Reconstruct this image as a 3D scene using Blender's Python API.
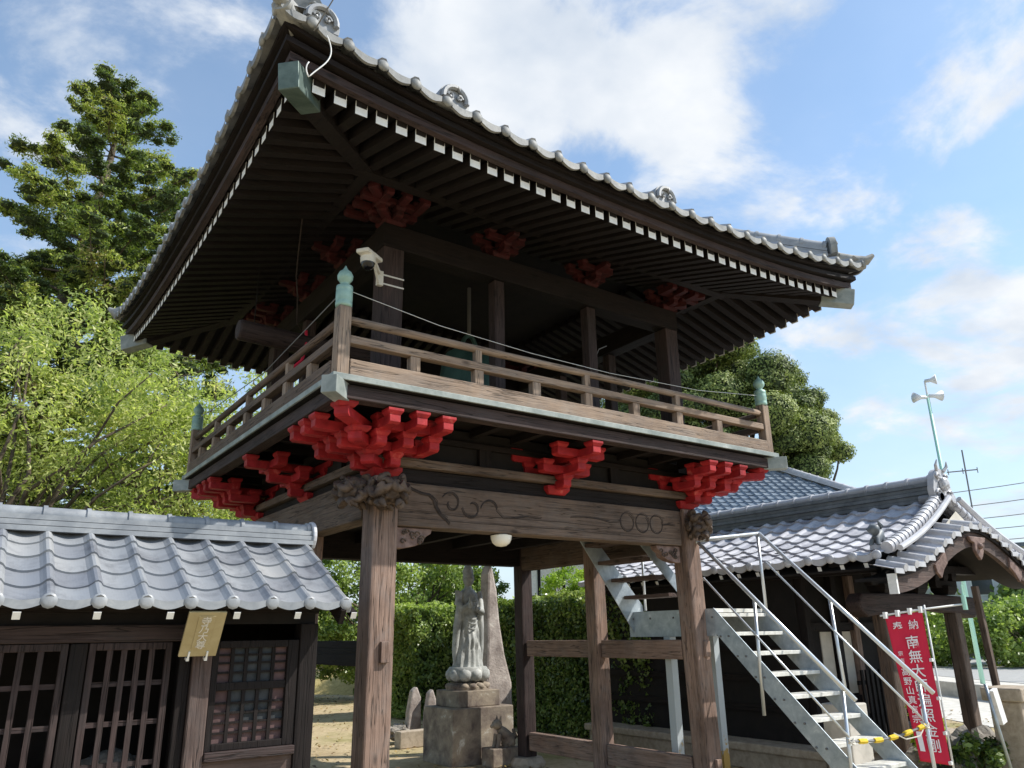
import bpy, bmesh, math, random
import numpy as np
from mathutils import Vector, Matrix, noise
R = math.radians
random.seed(7)
rng = np.random.default_rng(7)
scene = bpy.context.scene
for o in list(bpy.data.objects): bpy.data.objects.remove(o)
C = scene.collection

# ------------------------------------------------------------------ camera
pitch, roll, yaw, fpx = 0.3154, -0.0171, 0.6187, 766.1
cam_pos = Vector((-3.54, -7.419, 1.75))
fw = Vector((math.sin(yaw)*math.cos(pitch), math.cos(yaw)*math.cos(pitch), math.sin(pitch)))
rt = Vector((math.cos(yaw), -math.sin(yaw), 0)); up = rt.cross(fw)
r2 = rt*math.cos(roll)+up*math.sin(roll); u2 = up*math.cos(roll)-rt*math.sin(roll)
cd = bpy.data.cameras.new('camera'); cam = bpy.data.objects.new('camera', cd); C.objects.link(cam)
cd.sensor_fit = 'HORIZONTAL'; cd.sensor_width = 36; cd.lens = fpx*36/1024; cd.clip_end = 3000; cd.clip_start = .05
m = Matrix.Identity(4)
for i in range(3): m[i][0], m[i][1], m[i][2], m[i][3] = r2[i], u2[i], -fw[i], cam_pos[i]
cam.matrix_world = m; scene.camera = cam

# ------------------------------------------------------------------ world and sun
SUN_EL = 46.0
sx, sy = .83, -.56                          # horizontal direction towards the sun
w = bpy.data.worlds.new('World'); scene.world = w; w.use_nodes = True
nt = w.node_tree; N = nt.nodes; L = nt.links; N.clear()
out = N.new('ShaderNodeOutputWorld'); bg = N.new('ShaderNodeBackground'); bg.inputs[1].default_value = .12
sky = N.new('ShaderNodeTexSky'); sky.sky_type = 'NISHITA'; sky.sun_disc = False
sky.sun_elevation = R(SUN_EL); sky.sun_rotation = math.atan2(sx, sy)
sky.air_density = 1.0; sky.dust_density = .6; sky.ozone_density = 1.6
tc = N.new('ShaderNodeTexCoord')
def vm(op, a, b=None):
    n = N.new('ShaderNodeVectorMath'); n.operation = op
    for i, x in enumerate((a, b)):
        if x is None: continue
        if isinstance(x, (tuple, list)): n.inputs[i].default_value = x
        else: L.new(x, n.inputs[i])
    return n
def mt(op, a, b=None, cl=False):
    n = N.new('ShaderNodeMath'); n.operation = op; n.use_clamp = cl
    for i, x in enumerate((a, b)):
        if x is None: continue
        if isinstance(x, (int, float)): n.inputs[i].default_value = x
        else: L.new(x, n.inputs[i])
    return n.outputs[0]
sep = N.new('ShaderNodeSeparateXYZ'); L.new(tc.outputs['Generated'], sep.inputs[0])
zz = mt('ADD', mt('MAXIMUM', sep.outputs[2], 0.0), .25)
px = mt('DIVIDE', sep.outputs[0], zz); py = mt('DIVIDE', sep.outputs[1], zz)
cmb = N.new('ShaderNodeCombineXYZ'); L.new(px, cmb.inputs[0]); L.new(py, cmb.inputs[1])
n1 = N.new('ShaderNodeTexNoise'); n1.inputs['Scale'].default_value = 3.4; n1.inputs['Detail'].default_value = 10; n1.inputs['Roughness'].default_value = .60
n1.inputs['Distortion'].default_value = .25
L.new(cmb.outputs[0], n1.inputs['Vector'])
def blob(cx, cy, rx, ry, amp, rot=0):
    a = mt('SUBTRACT', px, cx); b = mt('SUBTRACT', py, cy)
    c, s = math.cos(rot), math.sin(rot)
    a2 = mt('ADD', mt('MULTIPLY', a, c/rx), mt('MULTIPLY', b, s/rx))
    b2 = mt('ADD', mt('MULTIPLY', a, -s/ry), mt('MULTIPLY', b, c/ry))
    d = mt('ADD', mt('MULTIPLY', a2, a2), mt('MULTIPLY', b2, b2))
    return mt('MULTIPLY', mt('EXPONENT', mt('MULTIPLY', d, -1.0)), amp)
den = mt('MULTIPLY', mt('SUBTRACT', n1.outputs['Fac'], .5), 4.2)
for b in ((.60, .66, .19, .12, 1.25, -.35), (.76, .60, .12, .11, .8), (.46, .70, .11, .11, .8), (1.55, .50, .22, .22, .8), (1.02, .27, .12, .14, .5), (1.25, .62, .3, .2, .3),
          (.05, .97, .13, .10, .4), (-.05, 1.15, .13, .1, .45), (.22, .80, .09, .07, .45), (1.75, .95, .4, .3, .4)):
    den = mt('ADD', den, blob(*b))
fac = N.new('ShaderNodeMapRange'); fac.interpolation_type = 'SMOOTHSTEP'
fac.inputs['From Min'].default_value = .14; fac.inputs['From Max'].default_value = .92
fac.inputs['To Min'].default_value = .13; fac.inputs['To Max'].default_value = 1.0
L.new(den, fac.inputs['Value'])
n2 = N.new('ShaderNodeTexNoise'); n2.inputs['Scale'].default_value = 5.5; n2.inputs['Detail'].default_value = 6
L.new(vm('ADD', cmb.outputs[0], (3.1, .4, 0)).outputs[0], n2.inputs['Vector'])
cc = N.new('ShaderNodeMix'); cc.data_type = 'RGBA'
cc.inputs['A'].default_value = (4.0, 4.5, 5.2, 1); cc.inputs['B'].default_value = (5.75, 5.95, 6.2, 1)
L.new(mt('MULTIPLY', mt('SUBTRACT', n2.outputs['Fac'], .33), 3.2, True), cc.inputs['Factor'])
hz = N.new('ShaderNodeMapRange'); hz.inputs['From Min'].default_value = 0; hz.inputs['From Max'].default_value = .45
hz.inputs['To Min'].default_value = .75; hz.inputs['To Max'].default_value = 0.0; L.new(sep.outputs[2], hz.inputs['Value'])
mh = N.new('ShaderNodeMix'); mh.data_type = 'RGBA'; mh.inputs['B'].default_value = (3.9, 4.5, 5.4, 1)
L.new(hz.outputs[0], mh.inputs['Factor'])
gain = N.new('ShaderNodeMix'); gain.data_type = 'RGBA'; gain.blend_type = 'MULTIPLY'; gain.inputs['Factor'].default_value = 1
gain.inputs['B'].default_value = (1.28, 1.42, 1.4, 1)
L.new(sky.outputs[0], gain.inputs['A']); L.new(gain.outputs['Result'], mh.inputs['A'])
mx = N.new('ShaderNodeMix'); mx.data_type = 'RGBA'
L.new(fac.outputs[0], mx.inputs['Factor']); L.new(mh.outputs['Result'], mx.inputs['A']); L.new(cc.outputs['Result'], mx.inputs['B'])
L.new(mx.outputs['Result'], bg.inputs[0]); L.new(bg.outputs[0], out.inputs[0])
sd = bpy.data.lights.new('sun', 'SUN'); sd.energy = 4.2; sd.angle = R(.5); sd.color = (1, .955, .88)
so = bpy.data.objects.new('sun', sd); C.objects.link(so)
hv = Vector((sx, sy, 0)).normalized()
sdir = Vector((hv.x*math.cos(R(SUN_EL)), hv.y*math.cos(R(SUN_EL)), math.sin(R(SUN_EL))))
so.rotation_euler = sdir.to_track_quat('Z', 'Y').to_euler(); so.location = (10, -12, 25)
scene.view_settings.view_transform = 'Standard'; scene.view_settings.look = 'None'
scene.view_settings.gamma = 1; scene.view_settings.exposure = .46; scene.view_settings.use_curve_mapping = False
scene.cycles.max_bounces = 6; scene.cycles.diffuse_bounces = 4; scene.cycles.glossy_bounces = 2
scene.cycles.transparent_max_bounces = 4; scene.cycles.transmission_bounces = 2
G = -.3

# ------------------------------------------------------------------ materials
def mat(name, col, rough=.6, metal=0, spec=.5):
    m = bpy.data.materials.new(name); m.use_nodes = True
    b = m.node_tree.nodes['Principled BSDF']
    b.inputs['Base Color'].default_value = (*col, 1); b.inputs['Roughness'].default_value = rough
    b.inputs['Metallic'].default_value = metal; b.inputs['Specular IOR Level'].default_value = spec
    return m
def nodes(m): return m.node_tree.nodes, m.node_tree.links, m.node_tree.nodes['Principled BSDF']
def coords(n, l, scale=(1, 1, 1), kind='Object'):
    t = n.new('ShaderNodeTexCoord'); mp = n.new('ShaderNodeMapping'); mp.inputs['Scale'].default_value = scale
    l.new(t.outputs[kind], mp.inputs[0]); return mp.outputs[0]
def noi(n, l, v, scale, detail=5, rough=.6, dist=0):
    x = n.new('ShaderNodeTexNoise'); x.inputs['Scale'].default_value = scale; x.inputs['Detail'].default_value = detail
    x.inputs['Roughness'].default_value = rough; x.inputs['Distortion'].default_value = dist; l.new(v, x.inputs['Vector']); return x.outputs['Fac']
def ramp(n, l, f, stops):
    r = n.new('ShaderNodeValToRGB'); e = r.color_ramp.elements
    while len(e) < len(stops): e.new(.5)
    for k, (p, c) in zip(e, stops): k.position = p; k.color = (*c, 1)
    l.new(f, r.inputs[0]); return r.outputs[0]
def mixc(n, l, f, a, b, mode='MIX'):
    x = n.new('ShaderNodeMix'); x.data_type = 'RGBA'; x.blend_type = mode
    for s, v in (('Factor', f), ('A', a), ('B', b)):
        if isinstance(v, (int, float)): x.inputs[s].default_value = v
        elif isinstance(v, tuple): x.inputs[s].default_value = (*v, 1)
        else: l.new(v, x.inputs[s])
    return x.outputs['Result']
def bump(n, l, b, h, strength=.4, dist=.01):
    x = n.new('ShaderNodeBump'); x.inputs['Strength'].default_value = strength; x.inputs['Distance'].default_value = dist
    l.new(h, x.inputs['Height']); l.new(x.outputs[0], b.inputs['Normal'])
def mul(n, l, a, b):
    x = n.new('ShaderNodeMath'); x.operation = 'MULTIPLY'
    for i, v in enumerate((a, b)):
        if isinstance(v, (int, float)): x.inputs[i].default_value = v
        else: l.new(v, x.inputs[i])
    return x.outputs[0]
def wood(name, dark, light, axis, rough=.75, sc=1.0, bmp=.6):
    m = mat(name, light, rough, 0, .25); n, l, b = nodes(m)
    def ax(across, along): q_ = [across*sc]*3; q_[axis] = along*sc; return coords(n, l, tuple(q_))
    g = noi(n, l, ax(14, .8), 1.6, 8, .66, 1.6)
    fine = noi(n, l, ax(70, 1.6), 1.2, 4, .6, .4)
    crack = noi(n, l, ax(9, .35), 1.9, 3, .5, .3)
    big = noi(n, l, coords(n, l), 1.3, 5, .65); blot = noi(n, l, ax(3.2, 1.6), 1.4, 6, .7, .8)
    knot = n.new('ShaderNodeTexVoronoi'); knot.inputs['Scale'].default_value = 1.0; l.new(ax(3.4, 1.5), knot.inputs['Vector'])
    mid = tuple((a+c)/2 for a, c in zip(dark, light))
    c1 = ramp(n, l, g, ((.26, dark), (.46, mid), (.72, light)))
    c2 = mixc(n, l, ramp(n, l, fine, ((.32, (.32,)*3), (.44, (0, 0, 0)))), c1, tuple(x*.5 for x in dark))
    c3 = mixc(n, l, ramp(n, l, crack, ((.487, (0, 0, 0)), (.497, (.85,)*3), (.503, (.85,)*3), (.513, (0, 0, 0)))), c2, tuple(x*.25 for x in dark))
    c4 = mixc(n, l, ramp(n, l, knot.outputs['Distance'], ((.05, (.75,)*3), (.11, (0, 0, 0)))), c3, tuple(x*.45 for x in dark))
    grey = sum(light)/3
    c5 = mixc(n, l, ramp(n, l, blot, ((.46, (0, 0, 0)), (.64, (.28,)*3))), c4, (grey*.80, grey*.78, grey*.76))
    c6 = mixc(n, l, 1.0, c5, ramp(n, l, big, ((.3, (.58, .56, .56)), (.62, (1.0, 1.0, 1.0)))), 'MULTIPLY')
    l.new(c6, b.inputs['Base Color'])
    hg = n.new('ShaderNodeMath'); hg.operation = 'ADD'; l.new(g, hg.inputs[0]); l.new(fine, hg.inputs[1])
    h2 = n.new('ShaderNodeMath'); h2.operation = 'SUBTRACT'; l.new(hg.outputs[0], h2.inputs[0]); l.new(ramp(n, l, crack, ((.48, (0, 0, 0)), (.5, (1, 1, 1)), (.52, (0, 0, 0)))), h2.inputs[1])
    bump(n, l, b, h2.outputs[0], bmp, .007); return m
M = {}
for i, a in enumerate('xyz'):
    M['post'+a] = wood('weathered_post_wood_'+a, (.14, .09, .068), (.40, .275, .215), i)
    M['beam'+a] = wood('grey_beam_wood_'+a, (.072, .050, .038), (.215, .155, .118), i)
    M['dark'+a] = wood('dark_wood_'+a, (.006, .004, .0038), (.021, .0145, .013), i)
    M['rail'+a] = wood('tan_rail_wood_'+a, (.19, .135, .10), (.43, .32, .235), i)
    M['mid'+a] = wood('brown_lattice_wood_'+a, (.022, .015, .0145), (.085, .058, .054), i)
def noisy(name, c1, c2, scale=6, rough=.6, metal=0, spec=.4, bmp=.2, bd=.004, c3=None, kind='Object'):
    m = mat(name, c1, rough, metal, spec); n, l, b = nodes(m); v = coords(n, l, (1, 1, 1), kind)
    f = noi(n, l, v, scale, 7, .65, .4)
    st = [(.32, c1), (.62, c2)] + ([(.72, c3)] if c3 else [])
    l.new(ramp(n, l, f, st), b.inputs['Base Color']); f2 = noi(n, l, v, scale*6, 4, .6); bump(n, l, b, f2, bmp, bd); return m
for i, a in enumerate('xyz'): M['warm'+a] = wood('warm_brown_wood_'+a, (.055, .036, .031), (.175, .122, .105), i)
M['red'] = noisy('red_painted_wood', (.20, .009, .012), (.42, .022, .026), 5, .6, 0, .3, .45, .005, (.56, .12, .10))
M['redshade'] = noisy('shade_darkened_red_wood', (.020, .002, .002), (.055, .004, .004), 7, .8)  # same red paint, colour darkened for the shade under the eaves
M['copper'] = noisy('verdigris_copper', (.20, .33, .29), (.33, .50, .43), 5, .5, .15, .5, .2, .003, (.46, .56, .50))
M['coppergrey'] = noisy('grey_green_copper_sheet', (.17, .20, .19), (.33, .36, .34), 4, .55, .1, .4, .15, .003, (.50, .51, .48))
M['copperdark'] = noisy('dark_copper_cap', (.05, .08, .07), (.13, .18, .16), 5, .45, .3, .5, .2, .003)
M['bronze'] = noisy('green_bronze', (.03, .075, .075), (.07, .15, .14), 4, .5, .4)
M['white'] = noisy('white_paint', (.72, .72, .70), (.86, .86, .84), 14, .5, 0, .4, .05)
M['plaster'] = noisy('cream_plaster', (.52, .48, .40), (.66, .61, .52), 3, .85)
M['black'] = mat('flat_black', (.006, .006, .006), .9)
M['nearblack'] = noisy('near_black_board', (.005, .004, .004), (.012, .009, .008), 5, .85)  # near-black board colour for ceilings, soffits and dark walls
M['carve'] = noisy('carved_aged_wood', (.028, .019, .015), (.13, .094, .072), 9, .7, 0, .3, .5, .006)
M['vine'] = noisy('incised_dark_wood', (.018, .012, .01), (.05, .036, .03), 9, .8)
M['carvel'] = noisy('carved_brown_wood', (.10, .06, .05), (.25, .17, .145), 9, .7, 0, .3, .5, .006)
M['galv'] = noisy('galvanised_steel', (.30, .355, .40), (.46, .52, .56), 9, .42, .5, .5, .1, .002, (.66, .7, .72))
M['galvplain'] = mat('galvanised_tube', (.66, .69, .71), .35, .6)
M['tread'] = noisy('worn_steel_tread', (.50, .49, .44), (.74, .73, .68), 8, .55, .1, .4, .2, .003)
M['stone'] = noisy('grey_statue_stone', (.20, .21, .20), (.50, .51, .49), 5, .8, 0, .3, .4, .008, (.66, .66, .62))
M['stain'] = noisy('stained_pedestal_stone', (.10, .075, .07), (.34, .285, .22), 3.2, .85, 0, .25, .45, .012, (.66, .64, .58))
M['slab'] = noisy('pinkish_slab_stone', (.24, .20, .18), (.48, .42, .38), 4, .85, 0, .3, .6, .02, (.62, .58, .52))
M['rock'] = noisy('garden_rock', (.11, .10, .09), (.34, .31, .27), 4, .9, 0, .3, .7, .03, (.46, .43, .38))
M['tan'] = noisy('tan_stone', (.30, .25, .19), (.46, .39, .31), 9, .9, 0, .2, .4, .01)
M['concrete'] = noisy('pale_concrete', (.46, .44, .39), (.62, .59, .53), 5, .9)
M['redcloth'] = mat('red_banner_cloth', (.60, .030, .065), .8, 0, .15)
n, l, b = nodes(M['redcloth']); bump(n, l, b, noi(n, l, coords(n, l, (4, 1, 1)), 2.2, 2), .6, .05)
M['ink'] = mat('white_banner_ink', (.80, .76, .76), .7)
M['plasticw'] = noisy('aged_white_plastic', (.62, .60, .53), (.78, .76, .70), 12, .4)
M['opal'] = mat('opal_glass', (.86, .84, .76), .25)
M['glassd'] = mat('dark_dome', (.01, .01, .012), .1)
M['yellow'] = mat('yellow_plastic', (.80, .55, .02), .5)
M['ropew'] = mat('white_rope', (.66, .62, .54), .85)
M['wire'] = mat('grey_wire', (.16, .16, .16), .6)
M['wirew'] = mat('pale_wire', (.72, .72, .70), .5)
M['gold'] = mat('gold_letters', (.82, .70, .40), .35, .4)
M['plaque'] = noisy('brass_coloured_plaque', (.36, .29, .15), (.46, .385, .22), 5, .5, .15)
M['mint'] = mat('mint_green_paint', (.42, .72, .60), .5)
M['glass'] = mat('window_glass', (.05, .06, .06), .08, 0, .8)
M['pink'] = noisy('pinkish_pane', (.06, .032, .03), (.12, .07, .066), 8, .8)
M['greypane'] = noisy('grey_pane', (.02, .023, .025), (.05, .055, .058), 8, .8)
M['housew'] = noisy('pale_house_wall', (.68, .68, .66), (.76, .76, .74), 3, .8)
M['houseb'] = noisy('beige_house_wall', (.34, .27, .19), (.40, .33, .24), 3, .8)
M['bark'] = noisy('bark', (.06, .045, .035), (.17, .135, .10), 9, .9, 0, .2, .8, .02)

def tile_mat(name, c1, c2, c3, rough=.42):
    m = mat(name, c1, rough, 0, .5); n, l, b = nodes(m)
    uv = n.new('ShaderNodeUVMap'); uv.uv_map = 'tile'
    fl = n.new('ShaderNodeVectorMath'); fl.operation = 'FLOOR'; l.new(uv.outputs[0], fl.inputs[0])
    wn = n.new('ShaderNodeTexWhiteNoise'); l.new(fl.outputs[0], wn.inputs['Vector'])
    base = ramp(n, l, wn.outputs['Value'], ((0, c1), (.5, c2), (1, c3)))
    v = coords(n, l); f = noi(n, l, v, 3.5, 7, .7, .5); f2 = noi(n, l, v, 40, 4, .6)
    st = ramp(n, l, f, ((.3, (.52, .52, .54)), (.52, (1, 1, 1)), (.68, (1, 1, 1)), (.76, (1.18, 1.16, 1.06))))
    l.new(mixc(n, l, 1.0, base, st, 'MULTIPLY'), b.inputs['Base Color'])
    l.new(ramp(n, l, f, ((.3, (.55,)*3), (.7, (.32,)*3))), b.inputs['Roughness'])
    bump(n, l, b, f2, .15, .003); return m
M['tile'] = tile_mat('silver_grey_roof_tile', (.19, .20, .225), (.27, .285, .305), (.36, .36, .355), .36)
M['tile2'] = tile_mat('pale_roof_tile', (.38, .38, .42), (.54, .54, .57), (.68, .66, .68), .5)
M['tileb'] = tile_mat('blue_roof_tile', (.14, .18, .23), (.19, .235, .29), (.235, .28, .33))
M['tilep'] = noisy('plain_tile_clay', (.19, .205, .225), (.31, .325, .34), 5, .45, 0, .5, .2, .004, (.42, .42, .415))
M['tilep2'] = noisy('pale_tile_clay', (.40, .40, .42), (.54, .54, .56), 5, .45, 0, .5, .2, .004)
M['tilepd'] = noisy('dark_tile_clay', (.10, .115, .13), (.18, .20, .215), 5, .5)
M['eavetile'] = noisy('weathered_eave_tile', (.13, .14, .145), (.27, .275, .27), 7, .6, 0, .4, .3, .005, (.44, .44, .42))
M['mossy'] = noisy('lichened_tile_clay', (.17, .175, .165), (.33, .33, .31), 7, .6, 0, .4, .3, .005, (.46, .46, .43))

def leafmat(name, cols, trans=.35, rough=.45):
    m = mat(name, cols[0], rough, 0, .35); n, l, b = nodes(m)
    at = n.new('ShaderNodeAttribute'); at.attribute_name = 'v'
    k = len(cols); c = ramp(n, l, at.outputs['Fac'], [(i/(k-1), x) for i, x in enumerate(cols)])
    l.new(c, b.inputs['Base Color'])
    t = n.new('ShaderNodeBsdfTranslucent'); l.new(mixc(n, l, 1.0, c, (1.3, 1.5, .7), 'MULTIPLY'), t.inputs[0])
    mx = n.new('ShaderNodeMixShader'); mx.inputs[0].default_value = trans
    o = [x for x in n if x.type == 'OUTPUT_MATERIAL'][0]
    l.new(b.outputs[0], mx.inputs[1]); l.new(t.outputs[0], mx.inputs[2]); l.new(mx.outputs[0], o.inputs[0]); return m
M['leafy'] = leafmat('yellow_green_leaves', [(.14, .20, .07), (.32, .37, .12), (.50, .53, .20), (.66, .60, .30)], .45)
M['leafc'] = leafmat('conifer_needles', [(.045, .07, .025), (.11, .16, .045), (.25, .31, .07), (.42, .46, .11), (.24, .19, .10)], .3)
M['leafr'] = leafmat('olive_conifer_scales', [(.05, .075, .025), (.13, .175, .045), (.26, .31, .08), (.40, .43, .13)], .15, .6)
M['leafh'] = leafmat('hedge_leaves', [(.035, .06, .02), (.08, .13, .035), (.16, .22, .05), (.30, .36, .10)], .28, .28)
M['leafb'] = leafmat('bush_leaves', [(.08, .13, .04), (.17, .24, .06), (.30, .38, .10), (.44, .50, .18)], .35, .35)
M['leafs'] = leafmat('bright_shrub_leaves', [(.16, .26, .03), (.30, .42, .05), (.45, .52, .07)], .35)
M['leafd'] = leafmat('dry_fallen_leaves', [(.10, .06, .03), (.22, .13, .05), (.34, .22, .08), (.42, .32, .12)], .1)
M['dgreen'] = noisy('dark_core_green', (.018, .03, .012), (.045, .065, .025), 12, .95)  # dark green of the solid cores added inside foliage

# ------------------------------------------------------------------ mesh builder
class MB:
    def __init__(s): s.v = []; s.f = []; s.uv = None
    def add(s, vs, fs):
        b = len(s.v); s.v += [tuple(x) for x in vs]; s.f += [tuple(b+i for i in f) for f in fs]; return s
    def box(s, x0, x1, y0, y1, z0, z1):
        v = [(x, y, z) for z in (z0, z1) for y in (y0, y1) for x in (x0, x1)]
        return s.add(v, [(0, 2, 3, 1), (4, 5, 7, 6), (0, 1, 5, 4), (2, 6, 7, 3), (0, 4, 6, 2), (1, 3, 7, 5)])
    def hexa(s, b, t):          # two quads, bottom and top, ccw from above
        return s.add(list(b)+list(t), [(3, 2, 1, 0), (4, 5, 6, 7), (0, 1, 5, 4), (1, 2, 6, 5), (2, 3, 7, 6), (3, 0, 4, 7)])
    def beam(s, a, b, wd, h, upv=(0, 0, 1)):   # rectangular bar from a to b
        a, b = Vector(a), Vector(b); d = (b-a).normalized(); u = Vector(upv)
        sd = d.cross(u).normalized(); u = sd.cross(d).normalized()
        vs = [p+sd*x*wd/2+u*y*h/2 for p in (a, b) for x, y in ((-1, -1), (1, -1), (1, 1), (-1, 1))]
        return s.add(vs, [(0, 1, 2, 3), (7, 6, 5, 4), (0, 4, 5, 1), (1, 5, 6, 2), (2, 6, 7, 3), (3, 7, 4, 0)])
    def tube(s, pts, r, n=8, caps=True):
        pts = [Vector(p) for p in pts]; rs = r if isinstance(r, (list, tuple)) else [r]*len(pts)
        vs = []; ref = Vector((0, 0, 1)); K = len(pts)
        for i, p in enumerate(pts):
            d = (pts[min(i+1, K-1)]-pts[max(i-1, 0)]).normalized()
            if abs(d.dot(ref)) > .95: ref = Vector((1, 0, 0)) if abs(d.x) < .9 else Vector((0, 1, 0))
            a = d.cross(ref).normalized(); b = d.cross(a).normalized()
            ref = b.cross(d).normalized() if False else ref
            vs += [p+(a*math.cos(t)+b*math.sin(t))*rs[i] for t in (2*math.pi*k/n for k in range(n))]
        fs = [(i*n+k, i*n+(k+1) % n, (i+1)*n+(k+1) % n, (i+1)*n+k) for i in range(K-1) for k in range(n)]
        if caps: fs += [tuple(range(n)), tuple((K-1)*n+k for k in reversed(range(n)))]
        return s.add(vs, fs)
    def lathe(s, prof, c=(0, 0, 0), n=24, sc=(1, 1)):
        vs = [(c[0]+r*sc[0]*math.cos(2*math.pi*k/n), c[1]+r*sc[1]*math.sin(2*math.pi*k/n), c[2]+z) for r, z in prof for k in range(n)]
        K = len(prof)
        fs = [(i*n+k, i*n+(k+1) % n, (i+1)*n+(k+1) % n, (i+1)*n+k) for i in range(K-1) for k in range(n)]
        fs += [tuple(range(n)), tuple((K-1)*n+k for k in range(n))]
        return s.add(vs, fs)
    def prism(s, poly, d):      # planar polygon (3d pts) extruded by vector d
        d = Vector(d); n = len(poly); a = [Vector(p) for p in poly]; vs = a+[p+d for p in a]
        return s.add(vs, [tuple(range(n)), tuple(n+i for i in reversed(range(n)))]+[(i, (i+1) % n, n+(i+1) % n, n+i) for i in range(n)])
    def ico(s, c, r, sub=2, sc=(1, 1, 1), amp=0, fr=2, seed=0, ridged=False):
        bm = bmesh.new(); bmesh.ops.create_icosphere(bm, subdivisions=sub, radius=1)
        vs = []
        for v in bm.verts:
            p = v.co.normalized(); k = noise.fractal(p*fr+Vector((seed*3.7, seed*1.3, seed)), 1, 2, 4)
            if ridged: k = (1-abs(k)*3.2)*.6
            q = p*(1+amp*k)*r; vs.append((c[0]+q.x*sc[0], c[1]+q.y*sc[1], c[2]+q.z*sc[2]))
        fs = [tuple(v.index for v in f.verts) for f in bm.faces]; bm.free(); return s.add(vs, fs)
def link(name, mb, m, parent=None, smooth=False, bev=0, loc=None):
    me = bpy.data.meshes.new(name)
    off = Vector(parent.get('_w', (0, 0, 0))) if parent is not None else Vector(loc or (0, 0, 0))
    me.from_pydata([(x-off.x, y-off.y, z-off.z) for x, y, z in mb.v], [], mb.f)
    if mb.uv:
        u = me.uv_layers.new(name='tile'); flat = [c for fuv in mb.uv for q in fuv for c in q]; u.data.foreach_set('uv', flat)
    bm = bmesh.new(); bm.from_mesh(me); bmesh.ops.recalc_face_normals(bm, faces=bm.faces); bm.to_mesh(me); bm.free()
    if smooth: me.shade_smooth()
    me.materials.append(m if not isinstance(m, str) else M[m])
    o = bpy.data.objects.new(name, me); C.objects.link(o)
    if parent is not None: o.parent = parent; o['_w'] = tuple(off)
    else: o.location = off; o['_w'] = tuple(off)
    if bev:
        b = o.modifiers.new('bevel', 'BEVEL'); b.width = bev; b.segments = 2; b.limit_method = 'ANGLE'; b.angle_limit = R(40)
        b.harden_normals = False
    return o
def thing(name, label, cat, loc, group=None):
    o = bpy.data.objects.new(name, None); C.objects.link(o); o.location = loc; o['_w'] = tuple(loc); o.empty_display_size = .2
    o['label'] = label; o['category'] = cat
    if group: o['group'] = group
    return o
def tag(o, label, cat, group=None):
    o['label'] = label; o['category'] = cat
    if group: o['group'] = group
    return o
def smooth_angle(o, a=40):
    o.data.shade_smooth()
    try: o.data.set_sharp_from_angle(angle=R(a))
    except Exception: pass
    return o
def text_mesh(body, size, mtx, thick, m, name, parent=None, sx_=1.0):
    cu = bpy.data.curves.new('t', 'FONT'); cu.body = body; cu.size = size; cu.align_x = 'CENTER'; cu.align_y = 'CENTER'; cu.extrude = thick
    cu.offset = size*.006; cu.resolution_u = 3
    t = bpy.data.objects.new('t', cu); C.objects.link(t)
    dg = bpy.context.evaluated_depsgraph_get(); dg.update()
    me = bpy.data.meshes.new_from_object(t.evaluated_get(dg)); bpy.data.objects.remove(t)
    me.transform(Matrix.Diagonal((sx_, 1, 1, 1))); me.transform(mtx)
    off = Vector(parent['_w']) if parent is not None else Vector((0, 0, 0)); me.transform(Matrix.Translation(-off))
    me.materials.clear(); me.materials.append(M[m]); o = bpy.data.objects.new(name, me); C.objects.link(o)
    if parent is not None: o.parent = parent
    return o
def frame(o, x, y, z):  # matrix from origin and axes
    m = Matrix.Identity(4)
    for i in range(3): m[i][0], m[i][1], m[i][2], m[i][3] = x[i], y[i], z[i], o[i]
    return m

# kawara roof slope. P0: eave corner (start of eave), U: along the eave, D: from eave up towards ridge (both unit), Nn: outward normal
def kawara(P0, U, D, Nn, ntile, pitch, nrow, rowlen, rng_row=None, lift=None, amp=.035, roll=.30, step=.03, S=10, dip=.014):
    P0, U, D, Nn = Vector(P0), Vector(U), Vector(D), Vector(Nn)
    mb = MB(); mb.uv = []
    def prof(s):
        s = s % 1.0
        if s > 1-roll: return amp*math.sin(math.pi*(s-(1-roll))/roll)**.8
        return -dip*math.sin(math.pi*s/(1-roll))
    tot = ntile*S
    for r in range(nrow):
        a, b = (0, ntile) if rng_row is None else rng_row(r)
        i0, i1 = max(0, int(math.ceil(a*S))), min(tot, int(math.floor(b*S)))
        if i1-i0 < 1: continue
        base = len(mb.v)
        for i in range(i0, i1+1):
            s = i/S; h = prof(s)
            jit = (hash((int(s-1e-6), r)) % 100)/100*.006
            for (t, hh) in ((r*rowlen, h+step+jit), ((r+1)*rowlen+.012, h+.002+jit*.3), (r*rowlen, h-.006)):
                p = P0+U*(s*pitch)+D*t+Nn*hh
                if lift: p = p+Vector((0, 0, lift(s*pitch, t)))
                mb.v.append(tuple(p))
        for i in range(i1-i0):
            q = base+i*3; c = int((i0+i)/S)
            mb.f.append((q, q+3, q+4, q+1)); mb.uv.append([((i0+i)/S*.999+1e-3, r+.1), ((i0+i)/S+1e-3, r+.1), ((i0+i)/S+1e-3, r+.9), ((i0+i)/S*.999+1e-3, r+.9)])
            mb.uv[-1] = [(c+.5, r+.5)]*4
            mb.f.append((q, q+3, q+5, q+2)); mb.uv.append([(c+.5, r+.5)]*4)
    return mb
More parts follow.
